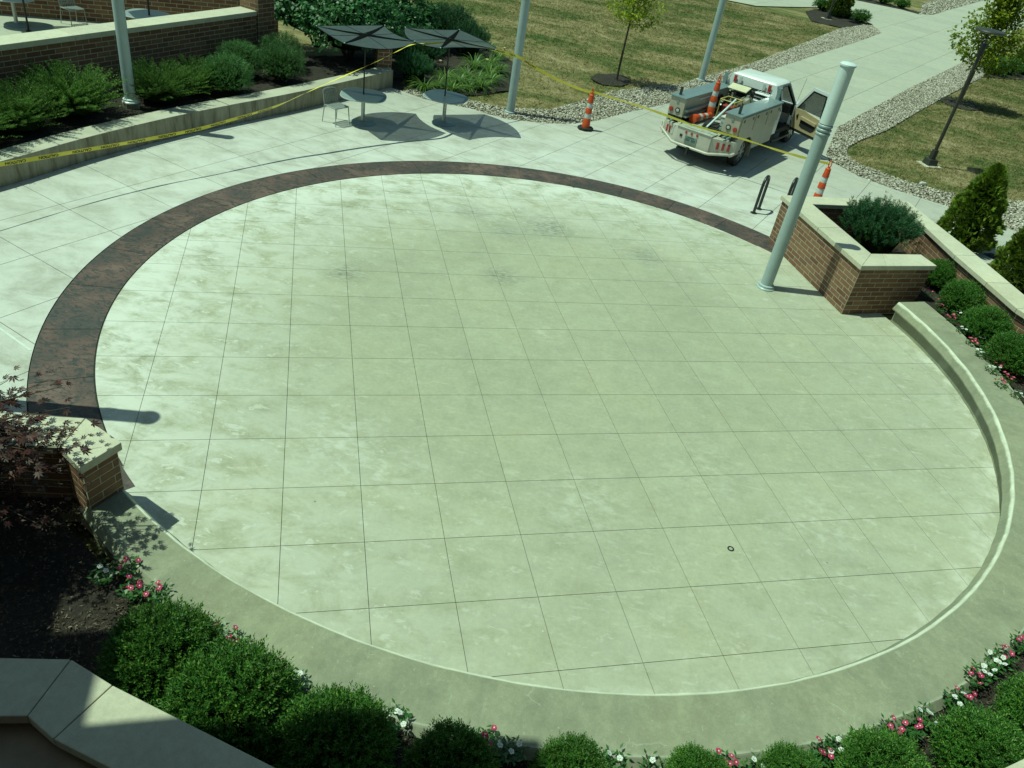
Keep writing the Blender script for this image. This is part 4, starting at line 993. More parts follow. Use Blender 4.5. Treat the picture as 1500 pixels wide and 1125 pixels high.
for i, (x, y, kc, lab) in enumerate(fl + fr):
    t = thing('vinca_plant', lab, 'flower', (x, y, MULCH_Z + .005), i * .9, 'vinca along the seat wall'); t.scale = (1.08, 1.08, 1.1)
    link('leaves', VL[i % 3], t)
    k = 'pink' if kc[0] == 'p' else 'white'; nb = int(kc[1]) + (2 if i >= len(fl) else 1)
    for j in range(nb):
        a = j * 2.4 + i; rr = .03 + .035 * (j % 3)
        o = link('bloom', BLOOM[k], t, (rr * math.cos(a), rr * math.sin(a), .185 + random.uniform(-.01, .025)), rot=(random.uniform(-.5, .5), random.uniform(-.5, .5), a))
        o.scale = (1.0,) * 3

# ------------------------------------------------------------------ scattered stuff: mulch chips, river stones, grass
def inside(P, poly):
    x, y = P[:, 0], P[:, 1]; r = np.zeros(len(P), bool); n = len(poly)
    for i in range(n):
        x1, y1 = poly[i]; x2, y2 = poly[(i + 1) % n]
        c = ((y1 > y) != (y2 > y)); r ^= c & (x < (x2 - x1) * (y - y1) / (y2 - y1 + 1e-12) + x1)
    return r
def scatter(poly, n):
    p = np.array(poly); out = []; lo, hi = p.min(0), p.max(0); tot = 0
    while tot < n:
        q = rng.uniform(lo, hi, (n * 2, 2)); q = q[inside(q, poly)]; out.append(q); tot += len(q)
        if len(q) == 0: break
    return np.concatenate(out)[:n]
def chips(poly, n, z, sz=(.02, .055)):
    q = scatter(poly, n); P = np.c_[q, z + rng.uniform(.0, .035, n)]; a = rng.uniform(0, 2 * PI, n)
    D = np.stack([np.cos(a), np.sin(a), rng.normal(0, .25, n)], 1)
    return leaves(P, D, UPV + rdir(n) * .5, rng.uniform(*sz, n), rng.uniform(.006, .016, n), .5)
lw_poly = [(-6, 3.4), (-3, 3.5), (-2, 3.3), (-1.8, 4.3), (-3.9, 5.35), (-4.2, 5.8), (-6, 5.5)]
ring_poly = arc(7.96, 20, -120, 40) + arc(8.75, -120, 20, 40)
vch = [chips(lw_poly, 7000, MULCH_Z + .005), chips(ring_poly, 13000, MULCH_Z + .005), chips([(5.9, 17.2), (6.6, 15.1), (8.3, 15.6), (8.2, 18)], 1500, MULCH_Z)]
tag(link('mulch_chips', leaf_mesh('mulch_chips', vch, M['chip'])), 'dark shredded bark mulch scattered over the planting beds', 'mulch', kind='stuff')

rock_left = [(-4.95, 24.22), (-4.05, 23.74), (-3.38, 23.69), (-2.65, 23.61), (-1.56, 23.24), (-.37, 23.49), (.41, 23.94), (1.11, 24.66), (2.3, 26.5), (3.55, 28.2), (4.2, 29.3), (4.6, 29.9), (6.76, 33.8), (10.12, 39.57), (16.63, 50.76), (18.59, 54.36), (18.85, 57.0), (18.08, 56.59), (15.64, 52.96), (10.88, 43.51), (7.91, 37.72), (4.02, 31.19), (2.72, 29.88), (1.45, 28.36), (.5, 26.46), (-.32, 25.05), (-1.66, 24.4), (-2.93, 24.5), (-3.5, 24.6), (-4.6, 24.5)]
rock_right = right_edge + [(14.5, 24.4), (12.4, 23.75), (11.24, 23.98), (10.52, 24.32), (9.81, 24.81), (9.29, 25.43), (9.29, 26.03), (9.47, 26.76), (10.24, 28.01), (11.81, 30.13), (14.56, 34.61), (20.3, 43.6), (25.5, 51.6), (26.5, 56.5), (15.18, 38.36), (9.75, 29.22)]
rock_far = [(25.28, 67.55), (26.89, 69.0), (30.81, 75.72), (38.7, 88.9), (36.0, 89.5), (28.6, 76.5)]
ICO = None
def stones(name, label, poly, n, smin, smax, z=-.03):
    sheet('gravel_base', poly, -.035, M['gravel'])
    q = scatter(poly, n); n = len(q)
    base = np.array([(1, 0, 0), (-1, 0, 0), (0, 1, 0), (0, -1, 0), (0, 0, 1), (0, 0, -1)], float)
    tri = np.array([(0, 2, 4), (2, 1, 4), (1, 3, 4), (3, 0, 4), (2, 0, 5), (1, 2, 5), (3, 1, 5), (0, 3, 5)])
    s_ = rng.uniform(smin, smax, (n, 1, 1)) * .5 * rng.uniform(.6, 1.3, (n, 1, 3)) * np.array([1.15, 1.15, .7])
    a = rng.uniform(0, 2 * PI, n); c, sn = np.cos(a), np.sin(a)
    V = base[None] * s_ * rng.uniform(.75, 1.2, (n, 6, 1))
    X = V[..., 0] * c[:, None] - V[..., 1] * sn[:, None] + q[:, 0:1]; Y = V[..., 0] * sn[:, None] + V[..., 1] * c[:, None] + q[:, 1:2]
    Zz = V[..., 2] + z + rng.uniform(0, .035, (n, 1))
    VV = np.stack([X, Y, Zz], -1).reshape(-1, 3); FF = (tri[None] + (np.arange(n) * 6)[:, None, None]).reshape(-1, 3)
    me = np_mesh(name, VV, FF, M['stone'], 3)
    tag(link(name, me), label, 'stones', kind='stuff')
near_rock = rock_left[:12] + [(4.2, 29.3), (4.6, 29.9), (6.76, 33.8), (7.91, 37.72)] + rock_left[21:]
stones('river_stones', 'strip of pale river stones between lawn and pavement left of the truck', rock_left, 30000, .040, .095)
stones('river_stones', 'broad strip of pale river stones curving round the right hand lawn', rock_right, 32000, .040, .095)
stones('river_stones', 'far strip of pale river stones along the distant walkway', rock_far, 2200, .08, .18)

bed('flower_bed_soil', [(-5.1, 24.3), (-4.6, 24.52), (-3.5, 24.62), (-2.68, 25.2), (-1.75, 26.4), (-1.6, 28.2), (-1.98, 30.0), (-3.0, 32.5), (-6.5, 33), (-8, 29), (-6.9, 25.6)], -.02)
for nm, pts in (('mulch_ring', [(.84, 30.14), (.95, 29.6), (1.3, 29.35), (1.97, 29.6), (2.36, 30.4), (2.2, 31.1), (1.73, 31.32), (1.1, 30.9)]), ('mulch_ring', [(16.2, 37.3), (16.4, 36.4), (17.2, 36.2), (18.0, 36.8), (17.9, 37.8), (17.0, 38.2)])):
    bed(nm, pts, -.01)
bed('mulch_bed', [(14.2, 54.2), (15.9, 53.6), (18.1, 56.7), (18.7, 57.4), (18.4, 60.3), (16.3, 61.0), (14.6, 58.0)], -.02)
bed('mulch_bed', [(20.9, 69.6), (24.2, 68.8), (25.2, 67.8), (26.0, 69.0), (22.5, 73.0), (21.0, 73.0)], -.02)
bed('mulch_bed', [(21.3, 45.1), (24.3, 46.6), (27, 49.5), (26.5, 51.5), (25.3, 51.2)], -.02)
bed('mulch_bed', [(9.0, 18.9), (9.75, 20.2), (10.9, 20.0), (12.0, 18.6), (12.2, 16), (12, 13.5), (9.6, 13.5), (9.2, 15.95)], .004)

lawn_a = [(-1.7, 24.45), (-.32, 25.1), (.5, 26.5), (1.45, 28.4), (2.72, 29.92), (4.02, 31.23), (7.91, 37.75), (10.88, 43.55), (15.64, 53.0), (14.2, 54.2), (8.9, 56.3), (-4, 57), (-9, 45), (-5, 33), (-3.0, 32.5), (-1.98, 30.0), (-1.6, 28.2), (-1.75, 26.4), (-2.7, 25.2), (-3.3, 24.65)]
lawn_b = [(9.31, 25.43), (9.83, 24.83), (10.54, 24.36), (11.26, 24.02), (12.4, 23.8), (14.5, 24.45), (20, 24.5), (27, 40), (27, 49.3), (21.3, 45.0), (14.6, 34.61), (11.85, 30.13), (10.28, 28.01), (9.5, 26.76), (9.31, 26.03)]
def grass(name, label, poly, n):
    q = scatter(poly, n); n = len(q); ch = []
    for k in range(4):
        a = rng.uniform(0, 2 * PI, n); D = np.stack([np.cos(a) * .9, np.sin(a) * .9, rng.uniform(.5, 1.3, n)], 1)
        P = np.c_[q + rng.normal(0, .03, (n, 2)), np.full(n, -.062)]
        ch.append(leaves(P, D, np.stack([-np.sin(a), np.cos(a), np.zeros(n)], 1) * .3 + UPV * .5 + rdir(n) * .4, rng.uniform(.05, .11, n), .012 * np.ones(n), .4))
    tag(link(name, leaf_mesh(name, ch, M['blade'])), label, 'grass', kind='stuff')
grass('lawn_grass', 'dry patchy mown grass on the lawn behind the parasols and truck', lawn_a, 42000)
grass('lawn_grass', 'dry patchy mown grass on the right hand lawn round the lamp post', lawn_b, 30000)

# ------------------------------------------------------------------ cafe tables, parasols, chair
def sq(r, n=40, e=2.7):
    return [(r * math.copysign(abs(math.cos(2 * PI * k / n)) ** (2 / e), math.cos(2 * PI * k / n)), r * math.copysign(abs(math.sin(2 * PI * k / n)) ** (2 / e), math.sin(2 * PI * k / n))) for k in range(n)]
def cafe_table(label, loc, rz):
    t = thing('cafe_table', label, 'table', loc, rz, 'grey pedestal cafe tables')
    part('table_top', MB().prism(sq(.56), .708, .728), M['table'], t, bevel=.004)
    mb = MB(); P = sq(.575); mb.tube([(x, y, .712) for x, y in P] + [(P[0][0], P[0][1], .712)], .016, 8, cap=False)
    part('rim', mb, M['table_rim'], t, smooth=True)
    part('pedestal', MB().lathe([(.055, .03), (.05, .1), (.05, .66), (.10, .70), (.10, .708)], 20), M['steel'], t, smooth=True)
    part('base_plate', MB().lathe([(.33, 0), (.33, .012), (.30, .022), (.08, .045), (.06, .06)], 32), M['table'], t, smooth=True)
    return t
cafe_table('grey round-cornered cafe table with a chair, under the left parasol', (-5.12, 20.66, 0), R(8))
cafe_table('grey round-cornered cafe table without a chair, under the right parasol', (-3.15, 21.83, 0), R(-14))
cafe_table('grey cafe table on the upper patio in the top left corner', (-15.24, 22.13, PZ), R(20))
cafe_table('grey cafe table just showing over the patio wall coping', (-11.85, 22.80, PZ), R(0))

def canopy_mesh(hub_z=2.17, n=28):
    """four-cornered pinwheel canopy: two edges bulge, two edges sweep in, ribs run to the corners"""
    cor = [np.array(c) for c in ((-1.24, -.10), (-.18, -1.31), (1.24, .12), (.18, 1.31))]      # A left, B near, D right, F far
    bul = [0.0, .31, -.16, .31]                                                            # A-B straight, B-D bulges, D-F sweeps in, F-A bulges
    zmid = [.0, -.05, .015, -.05]; V = [(0, 0, hub_z)]; rings = 10; per = 4 * n
    edge = []
    for s_ in range(4):
        a, b2 = cor[s_], cor[(s_ + 1) % 4]; d = b2 - a; nr = np.array([d[1], -d[0]]) / np.linalg.norm(d); nr = nr if np.dot(nr, a + b2) > 0 else -nr
        for k in range(n):
            t = k / n; w = 4 * t * (1 - t)
            p = a + d * t + nr * bul[s_] * w; edge.append((p, .02 * (1 - w) + zmid[s_] * w))
    F = []
    for r in range(1, rings + 1):
        f = r / rings
        for p, z in edge: V.append((p[0] * f, p[1] * f, hub_z + z * f ** 1.6 - .012 * math.sin(PI * f)))
    for k in range(per): F.append((0, 1 + k, 1 + (k + 1) % per))
    for r in range(rings - 1):
        for k in range(per): F.append((1 + r * per + k, 1 + (r + 1) * per + k, 1 + (r + 1) * per + (k + 1) % per, 1 + r * per + (k + 1) % per))
    return V, F, cor, edge
def fabric_mat():
    m, nt, b = new_mat('charcoal_mesh_canopy'); tc = nt.nodes.new('ShaderNodeTexCoord').outputs['Object']
    c = ramp(nt, noise(nt, tc, 5, 5, .6), [(.3, (.046, .062, .066)), (.7, (.062, .082, .086))]); L(nt, c, b.inputs['Base Color'])
    b.inputs['Roughness'].default_value = .75; b.inputs['Alpha'].default_value = .87; return m
M['canopy'] = fabric_mat()
def parasol(label, loc, rz):
    t = thing('parasol', label, 'parasol', loc, rz, 'charcoal four-cornered parasols')
    V, F, cor, edge = canopy_mesh(); mb = MB().add(V, F); me = mb.mesh('canopy', M['canopy'], smooth=True); o = link('canopy', me, t)
    mb = MB(); pts = [(p[0], p[1], 2.17 + z - .002) for p, z in edge]; mb.tube(pts + [pts[0]], .009, 5, cap=False); sub = link('hem', mb.mesh('hem', M['strap']), o)
    for k, c in enumerate(cor):
        d = c / np.linalg.norm(c); s_ = np.array([-d[1], d[0]]); ln = np.linalg.norm(c) * .97; vs_ = []
        for q in range(9):
            f = q / 8; w = .075 * (1 - f) + .014; p = d * ln * f; z = 2.17 + .02 * f ** 1.6 - .012 * math.sin(PI * f) + .012
            for sg, dz in ((1, 0), (0, .012 * (1 - f)), (-1, 0)): vs_.append((p[0] + s_[0] * w * sg, p[1] + s_[1] * w * sg, z + dz))
        fs_ = [(3 * q + j, 3 * q + j + 1, 3 * q + j + 4, 3 * q + j + 3) for q in range(8) for j in range(2)]
        part('rib_strap', MB().add(vs_, fs_), M['strap'], t)
        part('rib', MB().tube([(0, 0, 2.10), (c[0] * .5, c[1] * .5, 2.135), (c[0] * .97, c[1] * .97, 2.175)], [.016, .012, .008], 6), M['black'], t)
        part('corner_clip', MB().box((c[0] * .985, c[1] * .985, 2.195), (.03, .03, .018)), M['pole_top'], t)
    for k in range(4):
        p = edge[k * 28 + 14]; part('seam', MB().tube([(p[0][0] * f, p[0][1] * f, 2.175 + p[1] * f ** 1.6 - .012 * math.sin(PI * f)) for f in (0.08, .25, .5, .75, 1)], .004, 4), M['strap'], t)
    part('hub', MB().lathe([(.03, 2.05), (.05, 2.08), (.05, 2.14), (.02, 2.20)], 12), M['black'], t, smooth=True)
    part('pole', MB().tube([(.03 * math.cos(-rz) - -.10 * math.sin(-rz), .03 * math.sin(-rz) + -.10 * math.cos(-rz), .04), (0, 0, 2.12)], .019, 10), M['black'], t, smooth=True)
    return t
parasol('charcoal parasol on the left, over the table with the chair', (-5.15, 20.77, 0), 0)
parasol('charcoal parasol on the right, over the table without a chair', (-3.20, 21.92, 0), R(-97))
for (x, y, lab) in ((-14.66, 21.73, 'thin black parasol pole standing on the upper patio near the corner table'), (-11.72, 22.72, 'thin black parasol pole rising past the top edge behind the patio wall')):
    pp = thing('parasol_pole', lab, 'pole', (x, y, PZ)); part('shaft', MB().tube([(0, 0, 0), (0, .02, 2.1)], .026, 10), M['black'], pp, smooth=True)
    part('foot', MB().lathe([(.07, 0), (.07, .02), (.03, .04)], 14), M['black'], pp)
    o = link('canopy', MB().add(*canopy_mesh()[:2]).mesh('canopy', M['canopy'], smooth=True), pp, (0, 0, 0))

def chair(label, loc, rz):
    """stacking chair with a perforated shell; faces +X locally"""
    t = thing('cafe_chair', label, 'chair', loc, rz, 'silver mesh cafe chairs')
    mb = MB()
    for k in range(9):
        y = -.21 + k * .0525; mb.box((0, y, .452), (.42, .026, .012))
    for k in range(4): mb.box((-.19 + k * .127, 0, .447), (.022, .45, .010))
    part('seat', mb, M['chairm'], t)
    mb = MB()
    for k in range(9):
        y = -.20 + k * .05; mb.tube([(-.20, y, .46), (-.235, y, .62), (-.275 - .03 * (1 - (abs(y) / .2) ** 2), y, .80)], .0105, 5)
    for z, x in ((.52, -.212), (.60, -.230), (.68, -.245), (.76, -.265)): mb.tube([(x, -.21, z), (x - .012, 0, z), (x, .21, z)], .008, 5)
    part('backrest', mb, M['chairm'], t)
    part('back_frame', MB().tube([(-.20, -.225, .45), (-.235, -.225, .62), (-.275, -.215, .79), (-.295, -.12, .815), (-.305, 0, .82), (-.295, .12, .815), (-.275, .215, .79), (-.235, .225, .62), (-.20, .225, .45)], .013, 8), M['chairm'], t, smooth=True)
    part('seat_frame', MB().tube([(-.2, -.225, .445), (.2, -.225, .445), (.225, -.2, .445), (.225, .2, .445), (.2, .225, .445), (-.2, .225, .445)], .012, 8), M['chairm'], t, smooth=True)
    for sy in (-1, 1):
        part('leg', MB().tube([(.205, .215 * sy, .45), (.245, .235 * sy, 0)], [.014, .011], 8), M['chairm'], t, smooth=True)
        part('leg', MB().tube([(-.20, .22 * sy, .46), (-.265, .24 * sy, 0)], [.014, .011], 8), M['chairm'], t, smooth=True)
    return t
chair('silver mesh cafe chair drawn up to the left of the parasol table', (-5.72, 20.28, 0), R(-32))
chair('grey mesh cafe chair against the brick wall on the upper patio', (-14.19, 23.15, PZ), R(-28))
chair('mesh cafe chair of which only the top shows over the patio wall coping', (-10.95, 23.6, PZ), R(160))

# ------------------------------------------------------------------ traffic cones
def make_cone(label, loc, rz=0, rot=None, group='slim orange channelizer cones'):
    t = thing('traffic_cone', label, 'traffic cone', loc, rz, group)
    if rot: t.rotation_euler = rot
    def rad(z): return .118 - .050 * (z / 1.0)
    zs = [.05, .34, .48, .64, .78, .97]
    for k in range(5):
        z0, z1 = zs[k], zs[k + 1]; band_ = k in (1, 3)
        pr = [(rad(z0), z0), (rad(z0) + (0 if band_ else .008), z0 + .004), (rad(z1) + .002, z1 - .004), (rad(z1), z1)]
        part('reflective_band' if band_ else 'sleeve', MB().lathe(pr, 20), M['reflect'] if band_ else M['orange'], t, smooth=True)
    part('neck', MB().lathe([(.066, .965), (.074, .975), (.072, 1.0), (.040, 1.02), (.034, 1.05)], 16), M['orange'], t, smooth=True)
    part('handle', MB().tube([(0, -.022, 1.04), (0, -.042, 1.10), (0, -.03, 1.17), (0, 0, 1.195), (0, .03, 1.17), (0, .042, 1.10), (0, .022, 1.04)], .014, 8), M['orange'], t, smooth=True)
    return t
def cone_base(t, ang=0):
    n = 8; o_ = [( .21 * math.cos(2 * PI * (k + .5) / n + ang) , .21 * math.sin(2 * PI * (k + .5) / n + ang)) for k in range(n)]
    part('rubber_base', MB().prism([(x * 1.15, y * 1.08) for x, y in o_], 0, .075), M['rubber'], t, bevel=.012)
c1 = make_cone('orange traffic cone with dark rubber base standing left of the truck', (.80, 23.60, 0), R(20)); cone_base(c1)
c2 = make_cone('orange traffic cone half hidden behind the tall pole and the brick planter', (7.02, 20.54, 0), R(40)); cone_base(c2)

# ------------------------------------------------------------------ bike racks, lamp posts, drain
def rack(label, loc, rz):
    t = thing('bike_rack', label, 'bike rack', loc, rz, 'dark steel hairpin bike racks'); w = .20; h = .90
    pts = [(-w, 0, .0), (-w, 0, h - w)] + [(-w * math.cos(a), 0, h - w + w * math.sin(a)) for a in [PI * k / 12 for k in range(1, 12)]] + [(w, 0, h - w), (w, 0, 0)]
    part('hoop', MB().tube(pts, .037, 12), M['dsteel'], t, smooth=True)
    for s_ in (-1, 1): part('foot_plate', MB().lathe([(.085, 0), (.085, .010), (.04, .014)], 18, (w * s_, 0, 0)), M['dsteel'], t)
    return t
rack('dark steel hoop bike rack standing clear in front of the truck and planter', (5.27, 19.33, 0), R(62))
rack('second dark steel hoop bike rack, its foot hidden by the planter coping', (6.02, 19.55, 0), R(62))
def lamp(label, loc, h=4.15, tilt=0):
    t = thing('lamp_post', label, 'lamp post', loc, R(18), 'dark bronze lamp posts')
    part('concrete_pad', MB().box((0, 0, -.02), (.62, .56, .09)), M['coping'], t, bevel=.01)
    part('base_cover', MB().box((0, 0, .12), (.36, .34, .19), taper=(.86, .86)), M['bronze'], t, bevel=.01)
    part('handhole_collar', MB().box((0, 0, .36), (.15, .15, .30)), M['bronze'], t, bevel=.01)
    part('post', MB().tube([(0, 0, .2), (0, 0, h - .42)], [.058, .05], 14), M['bronze'], t, smooth=True)
    part('top_fitting', MB().lathe([(.075, h - .75), (.085, h - .70), (.085, h - .42), (.06, h - .38)], 16), M['bronze'], t, smooth=True)
    for k in range(4):
        a = PI / 4 + k * PI / 2; part('strut', MB().tube([(.05 * math.cos(a), .05 * math.sin(a), h - .42), (.17 * math.cos(a), .17 * math.sin(a), h - .22), (.24 * math.cos(a), .24 * math.sin(a), h - .06)], .014, 6), M['bronze'], t)
    part('lamp_head', MB().lathe([(.40, h - .07), (.44, h - .04), (.42, h - .005), (.12, h + .03), (.02, h + .035)], 36), M['bronze'], t, smooth=True)
    part('lens', MB().lathe([(.34, h - .085), (.36, h - .07)], 30), M['clear'], t)
    return t
lamp('dark bronze lamp post with a flat round head on the right hand lawn', (12.17, 26.60, -.05))
lamp('distant thin dark lamp post in the far mulch bed at the top edge', (15.75, 56.6, -.05))
d = thing('floor_drain', 'small dark round cleanout ring set in the terrace floor', 'drain', (3.05, 7.21, .002))
mb = MB(); mb.lathe([(.042, 0), (.042, .006), (.026, .006), (.026, 0)], 24); part('ring', mb, M['black'], d)
part('plug', MB().lathe([(.025, 0), (.025, .003)], 18), M['floor'], d)
bt = thing('crushed_bottle', 'small bright scrap of white litter lying on the stone strip by the right lawn', 'litter', (11.08, 24.05, .01), .5)
part('scrap', MB().tube([(-.16, 0, .03), (-.05, .02, .05), (.08, 0, .04), (.18, .03, .03)], [.03, .05, .05, .02], 8), M['whitep'], bt, smooth=True)

# ------------------------------------------------------------------ utility truck
TR = thing('utility_truck', 'white utility service truck with open passenger door parked nose away on the walkway', 'truck', (4.40, 23.17, 0), R(58))
def tp(name, mb, mat, smooth=False, bevel=0.0, parent=TR, label=None): return part(name, mb, M[mat], parent, smooth, bevel, label=label)
# running gear
tp('chassis', MB().box((1.9, 0, .52), (6.0, .9, .16)).box((0, 0, .40), (.16, 1.7, .16)).box((4.0, 0, .40), (.16, 1.7, .14)), 'black')
def wheel(x, y):
    sg = 1 if y > 0 else -1
    w = tp('wheel', MB().lathe([(.26, -.12), (.34, -.125), (.39, -.10), (.40, -.05), (.40, .05), (.39, .10), (.34, .125), (.26, .12), (.25, 0), (.26, -.12)], 36, (x, y, .40), 'y', False), 'tyre', True)
    rm = MB().lathe([(.262, -.10), (.262, .05)], 30, (x, y, .40), 'y')
    part('rim', rm, M['darkint'], w)
    rs_ = MB()
    for k in range(8):
        a = k * PI / 4; rs_.box((x + .15 * math.cos(a), y + sg * .098, .40 + .15 * math.sin(a)), (.19, .03, .055), (0, -a, 0))
    rs_.lathe([(.07, .085 * sg), (.07, .12 * sg), (.05, .13 * sg)], 16, (x, y, .40), 'y')
    for r0, r1 in ((.245, .268),):
        rs_.lathe([(r0, .088 * sg), (r0, .108 * sg), (r1, .108 * sg), (r1, .088 * sg)], 30, (x, y, .40), 'y')
    part('spokes', rs_, M['rim'], w)
for x in (0.0, 4.0):
    for y in (-.84, .84): wheel(x, y)
# body sides with wheel arch
def side_poly(x0, x1, z0, z1, wx, r):
    P = [(x0, z0)]; P += [(wx - r, z0)] + [(wx - r * math.cos(a), .40 + r * math.sin(a)) for a in [PI * k / 14 for k in range(1, 14)] if .40 + r * math.sin(a) > z0] + [(wx + r, z0), (x1, z0), (x1, z1), (x0, z1)]
    return P
for sg in (-1, 1):
    P = side_poly(-.98, 1.88, .46, 1.06, 0, .47); mb = MB(); y0 = sg * 1.04
    tri = tessellate_polygon([[Vector((a, b2, 0)) for a, b2 in P]]); n = len(P)
    vs_ = [(a, y0, b2) for a, b2 in P] + [(a, y0 - sg * .04, b2) for a, b2 in P]
    mb.add(vs_, list(tri) + [tuple(i + n for i in t_) for t_ in tri] + [(i, (i + 1) % n, n + (i + 1) % n, n + i) for i in range(n)])
    tp('body_side', mb, 'cream', label=None)
    tp('wheel_well', MB().box((0, sg * .80, .84), (1.0, .40, .06)), 'black')
    tb = tp('tool_box', MB().box((.42, sg * .84, 1.315), (2.92, .46, .49)), 'cream', bevel=.012)
    part('lid', MB().box((.42, sg * .84, 1.580), (2.99, .52, .035), taper=(1, .96)), M['galv'], tb, bevel=.008)
    for x_ in (-.52, .42, 1.36):
        part('door_panel', MB().box((x_, sg * 1.081, 1.31), (.88, .026, .44)), M['cream'], tb, bevel=.004)
        for dx in (-.3, .3): part('latch', MB().box((x_ + dx, sg * 1.098, 1.44), (.06, .014, .07)), M['dsteel'], tb)
    part('inner_shelf', MB().box((.42, sg * .565, 1.26), (2.80, .10, .06)).box((.42, sg * .565, 1.10), (2.80, .12, .05)), M['galv'], tb)
    part('handrail', MB().tube([(-.2, sg * .595, 1.48), (-.15, sg * .57, 1.48), (.75, sg * .57, 1.48), (.8, sg * .595, 1.48)], .014, 6), M['pole_top'], tb)
    # rear face of the box: round red lamp, clear ring, latch
    lr = MB().lathe([(.062, -1.045), (.062, -1.062), (.04, -1.070)], 20, (0, sg * .98, 1.22), 'x'); part('tail_lamp', lr, M['red'], tb)
    lc = MB().lathe([(.072, -1.045), (.072, -1.060), (.046, -1.060), (.046, -1.045)], 20, (0, sg * .78, 1.23), 'x'); part('lamp_ring', lc, M['dsteel'], tb)
    part('reversing_lamp', MB().lathe([(.045, -1.045), (.045, -1.058), (.02, -1.062)], 18, (0, sg * .78, 1.23), 'x'), M['clear'], tb)
    part('rear_latch', MB().box((-1.052, sg * .84, 1.46), (.02, .07, .05)), M['galv'], tb)
    tp('rack_post', MB().box((-.86, sg * .90, 1.70), (.06, .06, .22)), 'dsteel')
    tp('rack_post', MB().box((1.95, sg * .86, 1.74), (.09, .10, .36)), 'galv')
    # lower rear step: dark recess under the box and the rail holder
    tp('rear_recess', MB().box((-.92, sg * .84, 1.00), (.22, .42, .12)), 'black')
    tp('rail_bracket', MB().box((-1.06, sg * .80, .99), (.46, .06, .05)).box((-1.06, sg * .92, .99), (.46, .05, .05)).box((-.86, sg * .86, .99), (.06, .17, .05)), 'galv')
    # angled bumper wing
    w0, w1 = (-1.32, sg * .52), (-1.02, sg * 1.10)
    wing = tp('bumper_wing', MB().prism([w0, w1, (w1[0] + .14, w1[1]), (w0[0] + .30, w0[1])], .50, .90), 'white', bevel=.01)
    wd = Vector((w1[0] - w0[0], w1[1] - w0[1])); wl = wd.length; wd.normalize(); wr = math.atan2(wd.y, wd.x)
    for k, m_ in enumerate(('red', 'red', 'clear')):
        f = (.30, .50, .70)[k] if sg > 0 else (.32, .55, .78)[k]; f = 1 - f if sg > 0 else f; q = Vector(w0) + wd * wl * f
        part('oval_lamp', MB().box((q.x, q.y, .72), (.075, .03, .19), (0, 0, wr)), M[m_ if sg > 0 else 'red'], wing, bevel=.014)
tp('truck_bed', MB().box((.45, 0, .90), (2.9, 1.16, .06)), 'deck')
tp('bed_wall', MB().box((1.90, 0, 1.12), (.05, 1.2, .5)), 'cream')
tl = tp('tailboard', MB().prism([(-1.34, -.525), (-1.34, .525), (-1.02, .525), (-1.02, -.525)], .48, .925), 'white', bevel=.012)
part('top_plate', MB().box((-1.15, 0, .935), (.42, 1.06, .012)), M['deck'], tl)
for y in (-.11, .06, .23): part('marker_lamp', MB().lathe([(.034, -1.336), (.034, -1.352), (.02, -1.358)], 16, (0, y, .83), 'x'), M['red'], tl)
part('socket', MB().box((-1.345, .36, .71), (.02, .07, .07)), M['black'], tl)
pl = part('license_plate', MB().box((-1.350, .05, .655), (.014, .36, .19)), M['plate'], tl, bevel=.004)
mb = MB()
for k, w_ in enumerate((.03, .03, .026, .0, .03, .028, .03)):
    if w_: mb.box((-1.3585, .05 + .125 - k * .042, .655), (.002, w_, .075))
mb.box((-1.3585, .05, .725), (.002, .2, .02)); part('plate_print', mb, M['plate_mark'], pl)
part('hitch', MB().box((-1.38, .02, .43), (.16, .10, .12)).box((-1.47, .02, .40), (.06, .05, .2)), M['black'], tl)
tp('bumper_rail', MB().tube([(-1.05, 1.16, .80), (-1.12, 1.12, .68), (-1.40, .58, .49), (-1.42, .5, .485), (-1.42, -.5, .485), (-1.40, -.58, .49), (-1.14, -1.10, .58), (-1.02, -1.14, .60)], .036, 10), 'white', True)
tp('mud_flap', MB().box((.56, -.86, .38), (.02, .30, .36)), 'cream'); tp('mud_flap', MB().box((.56, .86, .38), (.02, .30, .36)), 'cream')
# cab shell built from panels
Wb, Wr = .95, .72
def sidepts(y_at): return y_at
def ys(z): return Wb if z <= 1.18 else Wb + (Wr - Wb) * (z - 1.18) / (1.93 - 1.18)
def pan(pts, sg, th=.05):            # side panel from (x, z) points that follows the tumblehome
    vs_ = [(x, sg * ys(z), z) for x, z in pts]; n = len(pts)
    tri = tessellate_polygon([[Vector((x, z, 0)) for x, z in pts]])
    vi = [(x, sg * (ys(z) - th), z) for x, z in pts]
    return MB().add(vs_ + vi, list(tri) + [tuple(i + n for i in t_) for t_ in tri] + [(i, (i + 1) % n, n + (i + 1) % n, n + i) for i in range(n)])
cabm = MB(); cabm.box((2.9, 0, .56), (1.9, 1.80, .10)); tp('cab_floor', cabm, 'darkint')
